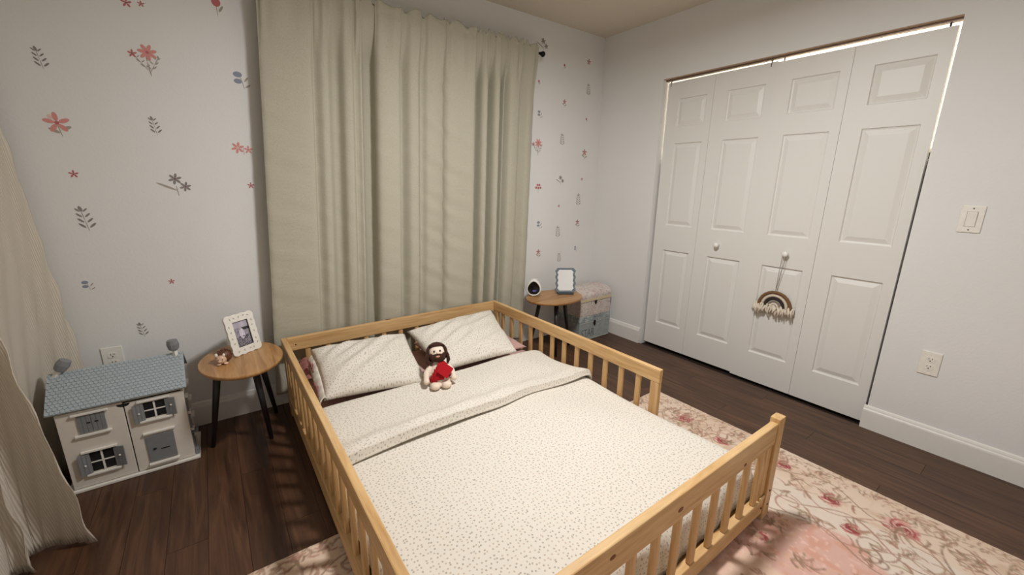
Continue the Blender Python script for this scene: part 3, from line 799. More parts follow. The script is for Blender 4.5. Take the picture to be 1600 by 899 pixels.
# ------------------------------------------------------------------ gauze drape at far left
def gauze():
    m = NM('cream_ribbed_gauze', lin((214, 200, 180)), .9, 0, .15)
    v = m.coord('UV', (1, 1, 1)); wv = m.n('ShaderNodeTexWave'); wv.inputs['Scale'].default_value = 48; wv.inputs['Distortion'].default_value = .6; wv.inputs['Detail'].default_value = 2
    m.l(v, wv.inputs['Vector']); m.color(m.ramp(wv.outputs['Fac'], [(.2, lin((226, 217, 202))), (.8, lin((244, 237, 225)))])); m.bump(wv.outputs['Fac'], .5, .003)
    tr = m.n('ShaderNodeBsdfTranslucent'); tr.inputs[0].default_value = lin((236, 226, 210)); mx = m.n('ShaderNodeMixShader'); mx.inputs[0].default_value = .35
    out = m.t.nodes['Material Output']; m.l(m.b.outputs[0], mx.inputs[1]); m.l(tr.outputs[0], mx.inputs[2]); m.l(mx.outputs[0], out.inputs['Surface'])
    return m.m
gz = gauze()
drape = thing('gauze_drape', 'cream ribbed gauze drape hanging beside the dollhouse', 'drape', (-3.5, -.6, 0))
def drape_panel(top, bot, zt, zb, seed, pw_=1.0, hemy=0):
    n = 60; a = catmull(top, n); b = catmull(bot, n); P = []; UV = []; Lc = 0; cs = [0]
    for i in range(n): Lc += np.hypot(*(b[i+1]-b[i])); cs.append(Lc)
    for k in range(61):
        t = k/60; z = zt+(zb-zt)*t; row = []; ur = []
        for i in range(n+1):
            p = a[i]+(b[i]-a[i])*t**pw_; wob = .004*math.sin(z*23+i*.9+seed)*t + .003*math.sin(z*31+seed)*(1 if i < 2 else 0)
            row.append((p[0]+wob, p[1]+wob*.6, z+(hemy*math.sin(i*.35)*(t**8)))); ur.append((cs[i]*1.2, z*.02))
        P.append(row); UV.append(ur)
    mb = MB(); mb.grid(P, UV); o = put('drape_panel', mb, gz, drape, smooth=True); s = o.modifiers.new('s', 'SOLIDIFY'); s.thickness = .0015; return o
drape_panel([(-3.535,-.045),(-3.57,-.09),(-3.56,-.18),(-3.60,-.28),(-3.585,-.38),(-3.62,-.46),(-3.60,-.58)],
            [(-3.408,-.035),(-3.47,-.055),(-3.545,-.075),(-3.56,-.24),(-3.545,-.42),(-3.57,-.5),(-3.55,-.62)], 2.35, .006, 1)
drape_panel([(-3.60,-.735),(-3.618,-.71),(-3.625,-.70),(-3.63,-.76),(-3.62,-.84),(-3.635,-.9)],
            [(-3.366,-.742),(-3.42,-.70),(-3.50,-.675),(-3.545,-.69),(-3.57,-.80),(-3.60,-.9)], 2.35, .006, 2, 1.0, .004)
drape_panel([(-3.585,-.79),(-3.60,-.775),(-3.625,-.80),(-3.61,-.95),(-3.635,-1.1),(-3.615,-1.25)],
            [(-3.508,-.785),(-3.545,-.765),(-3.59,-.80),(-3.53,-.95),(-3.60,-1.1),(-3.55,-1.25)], 2.35, .005, 3)

# ------------------------------------------------------------------ side tables
darkleg = simple('dark_leg_wood', (34, 30, 29), .45)
def side_table(c, ax, ay, z, feet, wm, label):
    r = thing('side_table', label, 'table', (c[0], c[1], 0), 'round side tables')
    mb = MB(); n = 56; prof = [(1, -.010), (1.0, -.004), (.992, 0), (.0, 0)]
    ring = [(.97, -.019), (.99, -.014), (1, -.008), (.997, -.002), (.985, 0)]; vs = []; fs = []
    for k_, dz in ring:
        for i in range(n):
            a = 2*math.pi*i/n; vs.append((c[0]+ax*k_*math.cos(a), c[1]+ay*k_*math.sin(a), z+dz))
    for q in range(len(ring)-1):
        for i in range(n):
            j = (i+1) % n; fs.append((q*n+i, q*n+j, (q+1)*n+j, (q+1)*n+i))
    fs.append(tuple(range(n-1, -1, -1))); fs.append(tuple((len(ring)-1)*n+i for i in range(n)))
    mb.add(vs, fs); put('table_top', mb, wm, r)
    for fx, fy in feet:
        dx, dy = fx-c[0], fy-c[1]; tp = (c[0]+dx*.58, c[1]+dy*.58, z-.0192)
        put('leg', MB().tube([(fx, fy, 0), tp], [.010, .018], 12), darkleg, r, smooth=True)
    return r
TZ = .45
side_table((-2.828, -.300), .180, .240, TZ, [(-3.005, -.285), (-2.755, -.37), (-2.700, -.10)], tablew, 'small wooden side table with dark legs left of the bed')
side_table((-.715, -.285), .248, .195, TZ, [(-.545, -.30), (-.80, -.42), (-.84, -.14)], tablew2, 'small wooden side table right of the bed near the chests')

# photo frame on the left table
def plane_frame(p0, p1, lean):
    """matrix: local x along base, y = up the frame, z = out of the front"""
    p0, p1 = Vector(p0), Vector(p1); xd = (p1-p0).normalized(); nd = xd.cross(Vector((0, 0, 1))).normalized()
    if nd.dot(CAM-p0) < 0: nd = -nd
    up = Vector((0, 0, 1))*math.cos(lean)-nd*math.sin(lean); nn = xd.cross(up)
    Mx = Matrix((xd, up, nn)).transposed().to_4x4(); Mx.translation = p0; return Mx, (p1-p0).length
def wavy_rect(w, h, amp, waves_x, waves_y, inset=0, rc=.012, n=30):
    pts = []
    for i in range(n): t = i/n; pts.append((w*t, inset+amp*math.cos(waves_x*2*math.pi*t)-amp))
    for i in range(n): t = i/n; pts.append((w-inset-amp*math.cos(waves_y*2*math.pi*t)+amp, h*t))
    for i in range(n): t = 1-i/n; pts.append((w*t, h-inset-amp*math.cos(waves_x*2*math.pi*t)+amp))
    for i in range(n): t = 1-i/n; pts.append((inset+amp*math.cos(waves_y*2*math.pi*t)-amp, h*t))
    cx, cy = w/2, h/2; out = []
    for a, b in pts:      # round corners
        dx, dy = abs(a-cx)-(w/2-rc), abs(b-cy)-(h/2-rc)
        if dx > 0 and dy > 0:
            L_ = math.hypot(dx, dy)
            if L_ > rc: a = cx+math.copysign(w/2-rc+dx*rc/L_, a-cx); b = cy+math.copysign(h/2-rc+dy*rc/L_, b-cy)
        out.append((a, b))
    return out
def ring_prism(outer, inner, d0, d1, Mx):
    n = len(outer); mb = MB()
    vs = [Mx @ Vector((a, b, d)) for d in (d0, d1) for a, b in outer] + [Mx @ Vector((a, b, d)) for d in (d0, d1) for a, b in inner]
    fs = []
    for i in range(n):
        j = (i+1) % n
        fs += [(i, j, n+j, n+i), (n+i, n+j, 3*n+j, 3*n+i), (2*n+i, 3*n+i, 3*n+j, 2*n+j), (i, 2*n+i, 2*n+j, j)]
    mb.add(vs, fs); return mb
Mf, wf = plane_frame((-2.862, -.272, TZ+.001), (-2.737, -.192, TZ+.001), math.radians(12)); hf = .205
fr = thing('photo_frame', 'cream wavy-edged photo frame with botanical print on left table', 'photo frame', Mf.translation)
creamf = simple('frame_cream', (232, 228, 218), .5); darkf = simple('frame_dark_edge', (38, 34, 30), .5)
outer = wavy_rect(wf, hf, .0014, 4, 5, 0, .010)
cx_, cy_ = wf/2, hf/2
inner = [(cx_+max(-.040, min(.040, (a-cx_)*3)), cy_+max(-.066, min(.066, (b-cy_)*3))) for a, b in outer]
put('frame_border', ring_prism(outer, inner, 0, .012, Mf), creamf, fr, bevel=0)
put('backing', MB().obox(Mf, (.012, .012, -.004), (wf-.012, hf-.012, .004)), darkf, fr)
put('easel_leg', MB().add([Mf @ Vector(p) for p in ((.06, .14, -.004), (.09, .14, -.004), (.09, .005, -.06), (.06, .005, -.06))], [(0, 1, 2, 3)]) and None or MB().obox(Mf, (.06, .03, -.012), (.09, .14, -.004)), darkf, fr)
put('inner_lip', ring_prism([(cx_+(a-cx_)*1.0, cy_+(b-cy_)*1.0) for a, b in inner], [(cx_+(a-cx_)*.95, cy_+(b-cy_)*.965) for a, b in inner], .004, .009, Mf), darkf, fr)
# picture: flat print, black and white snapshot of a figure in a meadow
n_ = 56; P = []; colr = []
r5 = np.random.default_rng(5); gn = r5.random((20, 20))
for j in range(n_+1):
    row = []
    for i in range(n_+1):
        u, v_ = i/n_, j/n_; row.append(Mf @ Vector((cx_-.040+.08*u, cy_-.066+.132*v_, .0045)))
        q = .55+.25*(gn[int(v_*18), int(u*18)]-.5)
        if v_ < .38: q = .42+.35*(gn[int(v_*19), int(u*19)]-.5)+.1*math.sin(u*60+v_*31)
        if .62 < v_ < .72 and u > .5: q = .16
        if v_ > .74: q = .78-.1*abs(math.sin(u*5))
        if ((u-.5)/.17)**2+((v_-.5)/.2)**2 < 1: q = .86+.08*math.sin(u*40)
        if ((u-.46)/.07)**2+((v_-.74)/.07)**2 < 1: q = .7
        if .2 < u < .8 and .36 < v_ < .41 and math.sin(u*26) > -.1: q = .1
        if abs(u-.47) < .02 and .28 < v_ < .42: q = .8
        colr.append((q*.9, q*.86, q*.95, 1))
    P.append(row)
mbp = MB().grid(P); po_ = put('picture', mbp, simple('tmp_picture', (200, 200, 200)), fr)
at = po_.data.color_attributes.new('pattern', 'FLOAT_COLOR', 'POINT'); at.data.foreach_set('color', np.array(colr, np.float32).ravel()**1.8)
pm = NM('printed_photo', (1, 1, 1, 1), .25); an = pm.n('ShaderNodeAttribute'); an.attribute_name = 'pattern'; pm.color(an.outputs['Color']); po_.data.materials[0] = pm.m
# leaf print on the border
mb = MB(); R6 = random.Random(6); inkm = simple('frame_botanical_ink', (140, 140, 134), .7)
spots = [(.03, .188), (.05, .19), (.075, .188), (.1, .19), (.12, .186), (.016, .15), (.018, .12), (.016, .09), (.02, .06), (.135, .16), (.132, .13), (.135, .10), (.133, .06), (.136, .035), (.03, .016), (.06, .018), (.09, .016), (.11, .017)]
for sx_, sy_ in spots:
    a0 = R6.uniform(0, 3)
    for q in range(4):
        a = a0+q*.8; L_ = .0055; c_ = (sx_+.004*math.cos(a), sy_+.004*math.sin(a)); vs = []
        for i in range(8):
            t = 2*math.pi*i/8; x_, y_ = L_*.6*math.cos(t), L_*.2*math.sin(t); vs.append(Mf @ Vector((c_[0]+x_*math.cos(a)-y_*math.sin(a), c_[1]+x_*math.sin(a)+y_*math.cos(a), .0123)))
        mb.add(vs, [tuple(range(8))])
o = put('botanical_print', mb, inkm, fr); o['kind'] = 'stuff'

# little figurine by the frame
fc = Vector((-2.905, -.325, TZ))
fg = thing('figurine', 'tiny brown and cream figurine beside the photo frame on left table', 'figurine', fc)
figb = simple('figurine_brown', (96, 58, 36), .5, 0, 120, .6, .35); figc = simple('figurine_cream', (214, 178, 152), .45, 0, 80, .3, .2)
mb = MB(); mb.ell(fc+Vector((.008, .012, .032)), (.032, .030, .031))
for k in range(70):
    th = R6.uniform(0, 1.7); a = R6.uniform(-.4, 3.6); d_ = Vector((math.sin(th)*math.cos(a), math.sin(th)*math.sin(a), math.cos(th)))
    p = fc+Vector((.008, .012, .032))+Vector((d_.x*.030, d_.y*.028, d_.z*.029)); mb.tube([p, p+d_*.009], [.004, .0008], 5)
put('body', mb, figb, fg, smooth=True)
mb = MB(); mb.ell(fc+Vector((-.006, -.012, .024)), (.022, .020, .022)); mb.ell(fc+Vector((-.013, -.026, .022)), (.010, .012, .009))
for sg in (-1, 1): mb.ell(fc+Vector((sg*.014-.004, -.022, .006)), (.010, .012, .006))
put('face', mb, figc, fg, smooth=True)
mb = MB(); mb.ell(fc+Vector((-.024, -.004, .046)), (.007, .006, .010)); mb.ell(fc+Vector((.006, -.016, .047)), (.006, .005, .008)); put('ear', mb, simple('figurine_white', (236, 224, 210), .5), fg, smooth=True)
for dx_ in (-.014, .0): put('eye', MB().ell(fc+Vector((dx_-.002, -.031, .030)), (.0022, .0022, .0022), n=8, m=6), darkf, fg, smooth=True)

# mirror with scalloped frame on the right table
Mm, wm_ = plane_frame((-.655, -.240, TZ+.012), (-.530, -.322, TZ+.012), math.radians(13)); hm = .205
mi = thing('vanity_mirror', 'tabletop mirror with wavy grey-blue frame on right table', 'mirror', (Mm.translation.x, Mm.translation.y, TZ))
slate = simple('mirror_slate_frame', (106, 118, 126), .45)
outer = wavy_rect(wm_, hm, .0045, 2, 4, 0, .02, 40)
flat = [(a, max(.002, min(hm-.002, b))) for a, b in outer]
inner = [(wm_/2+(a-wm_/2)*.80, hm/2+(b-hm/2)*.84) for a, b in flat]
put('mirror_frame', ring_prism(flat, inner, -.006, .010, Mm), slate, mi, bevel=.0015)
gm = NM('mirror_glass', (.95, .96, .97, 1), .03, 1.0).m
mb = MB(); n = len(inner); mb.add([Mm @ Vector((a, b, .003)) for a, b in inner], [tuple(range(n))]); put('mirror_glass', mb, gm, mi)
put('back_plate', MB().obox(Mm, (.012, .012, -.006), (wm_-.012, hm-.012, .001)), slate, mi)
b0 = Mm @ Vector((0, 0, 0)); 
Mb_ = Mm.copy(); up0 = Vector((0, 0, 1)); xd = (Mm.to_3x3() @ Vector((1, 0, 0))); fd = xd.cross(up0).normalized(); fd = fd if fd.dot(CAM-b0) > 0 else -fd
Mb_ = Matrix((xd, fd, up0)).transposed().to_4x4(); Mb_.translation = (b0.x, b0.y, TZ)
put('base', MB().obox(Mb_, (.01, -.045, .0005), (wm_-.01, .018, .014)), simple('mirror_base_dark', (64, 70, 76), .5), mi, bevel=.003)
put('side_button', MB().obox(Mm, (wm_, .12, -.003), (wm_+.006, .128, .004)), darkf, mi)

# egg clock
ck = Vector((-.842, -.176, TZ)); Mc = Matrix.Translation(ck) @ Matrix.Rotation(math.atan2(CAM.x-ck.x, -(CAM.y-ck.y))*1.0, 4, 'Z')
clk = thing('digital_clock', 'white egg-shaped digital clock with black face on right table', 'clock', ck)
wht = simple('clock_white_plastic', (236, 234, 228), .3)
def eggp(s, rx, rz, zc):      # egg outline in the local xz plane, point at the top
    pts = []
    for k in range(s):
        a = 2*math.pi*k/s; z = math.cos(a); x = math.sin(a)*(1-.20*z-.05*z*z); pts.append((rx*x, zc+rz*z))
    return pts
mb = MB(); rings = [(.50, .045), (.82, .038), (.97, .020), (1.0, 0), (.97, -.022), (.88, -.036), (.80, -.039), (.76, -.034)]
vs = []; fs = []; S = 40
for k_, yy in rings:
    for a, b in eggp(S, .062*k_, .070*k_, .071): vs.append(Mc @ Vector((a, yy, b)))
for r in range(len(rings)-1):
    for k in range(S):
        l = (k+1) % S; fs.append((r*S+k, r*S+l, (r+1)*S+l, (r+1)*S+k))
fs.append(tuple(range(S)))
mb.add(vs, fs); put('shell', mb, wht, clk, smooth=True)
mb = MB(); mb.add([Mc @ Vector((a, -.0335, b)) for a, b in eggp(S, .047, .053, .071)], [tuple(range(S))]); put('face', mb, simple('clock_black_face', (8, 8, 12), .12), clk)
em = NM('clock_lit_digits', (0, 0, 0, 1), .5); em.b.inputs['Emission Color'].default_value = lin((130, 120, 235)); em.b.inputs['Emission Strength'].default_value = 1.1
SEG = {'0': 'abcdef', '1': 'bc', '2': 'abged', '7': 'abc', '8': 'abcdefg'}
def seg7(mb, ch, x, z, w_, h_):
    t = w_*.24; g = {'a': (0, h_-t, w_, h_), 'd': (0, 0, w_, t), 'g': (0, h_/2-t/2, w_, h_/2+t/2), 'f': (0, h_/2, t, h_), 'e': (0, 0, t, h_/2), 'b': (w_-t, h_/2, w_, h_), 'c': (w_-t, 0, w_, h_/2)}
    for s in SEG[ch]:
        a, b, c, d = g[s]; mb.obox(Mc, (x+a, -.0345, z+b), (x+c, -.0338, z+d))
mb = MB(); xx = -.006
for ch in '8:27':
    if ch == ':':
        mb.obox(Mc, (xx, -.0345, .045), (xx+.0015, -.0338, .0465)); mb.obox(Mc, (xx, -.0345, .050), (xx+.0015, -.0338, .0515)); xx += .0035; continue
    seg7(mb, ch, xx, .0435, .0055, .0105); xx += .0078
put('digits', mb, em.m, clk)
put('foot', MB().lathe([(.022, 0), (.026, .003), (.02, .01)], Matrix.Translation(ck), 20), wht, clk)

# ------------------------------------------------------------------ two keepsake chests
def chest_mat(name, a, b, c, ink):
    m = NM(name, lin(a), .6); v = m.coord(); n = m.noise(v, 14, 5, .6, 1.0); n2 = m.noise(v, 46, 4, .65, 2.)
    col = m.ramp(n, [(.32, lin(b)), (.5, lin(a)), (.68, lin(c))]); ik = m.ramp(n2, [(.53, (0, 0, 0, 1)), (.60, (.8, .8, .8, 1))])
    m.color(m.mix(ik, col, lin(ink))); return m.m
pinkc = chest_mat('chest_pink_paper', (206, 194, 186), (200, 180, 174), (212, 206, 194), (146, 128, 122))
bluec = chest_mat('chest_blue_paper', (156, 162, 160), (146, 152, 150), (166, 172, 168), (136, 142, 142))
pat = chest_mat('chest_blue_pattern', (160, 168, 168), (132, 140, 142), (196, 200, 196), (92, 100, 106))
latchm = simple('aged_latch_metal', (46, 40, 34), .4, .8)
X0c, X1c, Yf, Yb = -.432, -.058, -.305, -.035
def latch(p, z):
    mb = MB(); mb.box((-.262, Yf-.004, z-.012), (-.236, Yf+.0, z+.022)); mb.box((-.257, Yf-.008, z-.026), (-.241, Yf-.001, z-.004)); mb.tube([(-.262, Yf-.005, z+.003), (-.236, Yf-.005, z+.003)], .004, 8)
    put('latch', mb, latchm, p, bevel=.001)
c1 = thing('keepsake_chest', 'lower grey-blue keepsake chest with STAR lettering beneath the pink one', 'chest', (-.245, -.17, 0), 'stacked keepsake chests')
put('body', MB().box((X0c, Yf, .001), (X1c, Yb, .168)), bluec, c1, bevel=.003)
put('lid', MB().box((X0c-.004, Yf-.004, .1685), (X1c+.004, Yb+.002, .218)), pat, c1, bevel=.004)
put('edge_trim', MB().box((X0c-.002, Yf-.003, .158), (X1c+.002, Yf-.0002, .1675)).box((X0c-.001, Yf-.002, .004), (X1c+.001, Yf-.0002, .012)), simple('chest_trim', (176, 184, 180), .5), c1)
latch(c1, .150)
def text_mb(txt, size, fn):
    cu = bpy.data.curves.new('t', 'FONT'); cu.body = txt; cu.size = size; cu.extrude = 0; cu.resolution_u = 3
    o = bpy.data.objects.new('t', cu); COL.objects.link(o); dg = bpy.context.evaluated_depsgraph_get(); me = bpy.data.meshes.new_from_object(o.evaluated_get(dg))
    mb = MB(); mb.add([fn(v.co.x, v.co.y) for v in me.vertices], [tuple(p.vertices) for p in me.polygons]); bpy.data.objects.remove(o); bpy.data.curves.remove(cu); bpy.data.meshes.remove(me); return mb
put('lettering', text_mb('STAR', .085, lambda a, b: (-.408+a*.82, Yf-.0008, .030+b*1.25)), simple('chest_letter_ink', (92, 102, 104), .7), c1)
c2 = thing('keepsake_chest', 'pink domed keepsake chest with map print on top of the other', 'chest', (-.245, -.17, .2185), 'stacked keepsake chests')
put('body', MB().box((X0c, Yf, .2187), (X1c, Yb, .352)), pinkc, c2, bevel=.003)
arc = [(Yf-.004, .3525)] + [( (Yf+Yb)/2-.139*math.cos(a), .395+.068*math.sin(a)) for a in np.linspace(0.0, math.pi, 18)] + [(Yb+.004, .3525)]
mb = MB(); mb.prism(arc, X0c-.004, X1c+.004, lambda a, b, h: (h, a, b)); put('lid', mb, pinkc, c2, bevel=.003)
put('edge_trim', MB().box((X0c-.003, Yf-.0055, .354), (X1c+.003, Yf-.004, .375)), simple('chest_gold_trim', (206, 190, 150), .5), c2)
latch(c2, .345)

# ------------------------------------------------------------------ dollhouse
dh = thing('dollhouse', 'white wooden dollhouse with grey scalloped roof and shutters', 'dollhouse', (-3.285, -.2, 0))
dw = simple('dollhouse_cream_paint', (222, 214, 202), .5, 0, 50, .05, .02); dg_ = simple('dollhouse_grey_paint', (128, 130, 132), .5, 0, 60, .08, .04)
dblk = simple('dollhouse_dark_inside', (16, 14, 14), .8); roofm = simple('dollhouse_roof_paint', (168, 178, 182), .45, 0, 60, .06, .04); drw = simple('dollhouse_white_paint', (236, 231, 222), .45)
HX0, HX1, HYF, HYB = -3.490, -3.074, -.335, -.105
put('base', MB().box((HX0-.022, HYF-.020, .001), (HX1+.018, HYB, .013)), drw, dh, bevel=.002)
put('side_wall', MB().box((HX0, HYF+.002, .0132), (HX0+.008, HYB, .365)), dw, dh)
put('side_wall', MB().box((HX1-.008, HYF+.002, .0132), (HX1, HYB, .365)), dw, dh)
put('back_wall', MB().box((HX0+.008, HYB-.006, .0132), (HX1-.008, HYB, .365)), dw, dh)
put('storey_floor', MB().box((HX0+.008, HYF+.012, .19), (HX1-.008, HYB-.006, .197)), dw, dh)
put('attic_floor', MB().box((HX0, HYF+.002, .3655), (HX1, HYB, .372)), dw, dh)
put('back_lining', MB().box((HX0+.0085, HYF+.06, .0135), (HX1-.0085, HYF+.063, .189)).box((HX0+.0085, HYF+.06, .198), (HX1-.0085, HYF+.063, .364)), dblk, dh)
fy = HYF-.008
def front(x0, x1):
    return (x0, x1)
def shutter(p, x0, x1, z0, z1, y, ang=0, hinge=None, knob=None, slot=False):
    mb = MB(); hx = x0 if hinge == 'l' else x1
    Mx = Matrix.Translation((hx, y, 0)) @ Matrix.Rotation(ang, 4, 'Z') @ Matrix.Translation((-hx, -y, 0))
    n = 3; ww = (x1-x0)/n
    for k in range(n): mb.obox(Mx, (x0+k*ww+.0004, y-.005, z0), (x0+(k+1)*ww-.0004, y, z1))
    o = put('shutter', mb, dg_, p)
    if knob: put('knob', MB().ell(Mx @ Vector((knob[0], y-.006, knob[1])), (.004, .004, .004), n=10, m=8), drw, o, smooth=True)
    if slot: put('keyhole', MB().obox(Mx, (slot[0]-.006, y-.0056, slot[1]-.003), (slot[0]+.006, y-.0049, slot[1]+.003)), dblk, o)
def window_open(p, xc, zc, w_, h_, y):
    put('window_opening', MB().box((xc-w_/2, y-.0006, zc-h_/2), (xc+w_/2, y+.0002, zc+h_/2)), dblk, p)
    t = .0045; mb = MB(); yy0, yy1 = y-.004, y-.0007
    mb.box((xc-t/1.4, yy0, zc-h_/2), (xc+t/1.4, yy1, zc+h_/2)); mb.box((xc-w_/2, yy0, zc-t/2), (xc-t/1.4, yy1, zc+t/2)); mb.box((xc+t/1.4, yy0, zc-t/2), (xc+w_/2, yy1, zc+t/2))
    put('window_cross', mb, drw, p)
def sill(p, x0, x1, z, d=.012, h=.009, name='sill'): put(name, MB().box((x0, fy-d, z), (x1, fy-.0002, z+h)), drw, p, bevel=.0015)
fl = put('front_panel', MB().box((HX0, fy, .016), (-3.2835, HYF, .370)), dw, dh, bevel=.0015)
frp = put('front_panel', MB().box((-3.2795, fy, .016), (HX1, HYF, .362)), dw, dh, bevel=.0015)
# left panel: closed shutters above, open window below
sill(fl, -3.444, -3.330, .352, name='lintel'); shutter(fl, -3.430, -3.388, .268, .350, fy, 0, 'l', slot=(-3.396, .312)); shutter(fl, -3.386, -3.344, .268, .350, fy, 0, 'r', slot=(-3.372, .312)); sill(fl, -3.446, -3.332, .254)
sill(fl, -3.442, -3.329, .176, name='lintel'); window_open(fl, -3.382, .125, .076, .090, fy); sill(fl, -3.440, -3.331, .066)
shutter(fl, -3.458, -3.421, .078, .172, fy, .35, 'r', knob=(-3.44, .12)); shutter(fl, -3.343, -3.306, .078, .172, fy, -.35, 'l', knob=(-3.324, .13))
# right panel: open window above, door below
sill(frp, -3.238, -3.125, .350, name='lintel'); window_open(frp, -3.182, .305, .074, .076, fy); sill(frp, -3.240, -3.127, .252)
shutter(frp, -3.258, -3.220, .258, .342, fy, .3, 'r', knob=(-3.24, .30)); shutter(frp, -3.144, -3.106, .262, .345, fy, -.3, 'l', knob=(-3.122, .31))
sill(frp, -3.240, -3.128, .190, name='lintel')
dd = put('front_door', MB().box((-3.236, fy-.006, .048), (-3.136, fy-.0002, .178)), dg_, frp, bevel=.0015)
put('letter_slot', MB().box((-3.19, fy-.0068, .101), (-3.158, fy-.0059, .106)), dblk, dd); put('door_knob', MB().ell((-3.21, fy-.008, .112), (.007, .004, .004), n=10, m=8), dblk, dd, smooth=True)
sill(frp, -3.240, -3.130, .034, .016, .009, 'door_step')
put('finger_notch', MB().prism([(.022*math.cos(a), .014*math.sin(a)) for a in np.linspace(math.pi, 2*math.pi, 14)], fy-.0008, fy-.0002, lambda a, b, h: (-3.2815+a, h, .3605+b)), dblk, dh)
# gables
ridge_y, ridge_z, eave_z = -.205, .507, .372
put('gable', MB().prism([(HYF+.002, .3725), (HYB, .3725), (ridge_y, ridge_z-.016)], HX0, HX0+.008, lambda a, b, h: (h, a, b)), dw, dh)
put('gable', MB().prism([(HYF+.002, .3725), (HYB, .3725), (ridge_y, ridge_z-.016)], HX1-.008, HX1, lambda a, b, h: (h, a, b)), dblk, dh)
ev = (HYF-.024, .383)
RX0, RX1 = HX0-.022, HX1+.016
def slope_board(ya, za, yb, zb, name):
    nrm = Vector((0, -(zb-za), (yb-ya))); nrm = nrm.normalized() if nrm.z*(1) > 0 else -nrm.normalized()
    t = .008; mb = MB(); pts = [Vector((0, ya, za)), Vector((0, yb, zb))]
    vs = []
    for x_ in (RX0, RX1):
        vs += [(x_, ya, za), (x_, yb, zb), (x_, yb-nrm.y*t, zb-nrm.z*t), (x_, ya-nrm.y*t, za-nrm.z*t)]
    mb.add(vs, [(0, 1, 2, 3), (4, 7, 6, 5), (0, 4, 5, 1), (1, 5, 6, 2), (2, 6, 7, 3), (3, 7, 4, 0)]); return put(name, mb, roofm, dh), nrm
rf, nr = slope_board(ev[0], ev[1], ridge_y, ridge_z, 'roof_slope')
slope_board(HYB+.012, .41, ridge_y, ridge_z, 'roof_slope')
# scalloped shingles, too small to pick apart: one joined relief
mb = MB(); L_ = math.hypot(ridge_y-ev[0], ridge_z-ev[1]); sd = Vector((0, ridge_y-ev[0], ridge_z-ev[1])).normalized(); rows, colsn = 13, 30
W_ = (RX1-RX0)/colsn
for r in range(rows):
    for c in range(colsn):
        xc = RX0+W_*(c+.5+(.5 if r % 2 else 0))
        if xc+W_/2 > RX1+.001: continue
        b0 = L_*r/rows; hh = L_/rows*1.15; poly = [(-W_*.46, hh), (-W_*.46, hh*.45), (-W_*.3, hh*.14), (0, 0), (W_*.3, hh*.14), (W_*.46, hh*.45), (W_*.46, hh)]
        vs = []
        for a, b in poly:
            lift = .0030*(1-b/hh)+.0006; s_ = min(b0+b, L_); vs.append(Vector((xc+a, ev[0], ev[1]))+sd*s_+nr*lift)
        vs2 = [p-nr*.0024*(1 if i not in (0, 6) else .2) for i, p in enumerate(vs)]
        n7 = len(vs); mb.add(vs+vs2, [tuple(range(n7))]+[(i, i+n7, i+1+n7, i+1) for i in range(n7-1)])
o = put('shingles', mb, roofm, rf); o['kind'] = 'stuff'
# chimneys
def chimney(x_, tilt):
    Mx = Matrix.Translation((x_, -.215, .494)) @ tilt
    c = put('chimney', MB().lathe([(.010, -.02), (.010, .03), (.012, .034)], Mx @ Matrix.Scale(1, 4), 4), drw, dh)
    put('chimney_cap', MB().lathe([(.014, .030), (.021, .037), (.024, .06), (.020, .080), (.0, .083)], Mx, 10), dg_, c)
chimney(-3.086, Matrix.Rotation(math.radians(-3), 4, 'Y')); chimney(-3.490, Matrix.Rotation(math.radians(34), 4, 'Y'))
# right side: balcony boxes and sills
for z_ in (.03, .135, .225, .31):
    put('side_sill', MB().box((HX1+.0002, HYF+.02, z_), (HX1+.012, HYF+.05, z_+.012)), drw, dh, bevel=.001)
    put('side_sill', MB().box((HX1+.0002, HYF+.10, z_+.03), (HX1+.016, HYF+.16, z_+.04)), drw, dh, bevel=.001)
for z_ in (.045, .15, .24):
    put('side_shutter', MB().box((HX1+.0002, HYF+.022, z_+.0), (HX1+.006, HYF+.045, z_+.07)), dg_, dh)
put('side_balcony', MB().box((HX1+.0002, HYF+.012, .125), (HX1+.026, HYF+.05, .131)).box((HX1+.021, HYF+.012, .131), (HX1+.026, HYF+.05, .145)), dg_, dh)
put('side_balcony', MB().box((HX1+.0002, HYF+.0, .0135), (HX1+.017, HYF+.04, .045)), dg_, dh, bevel=.002)

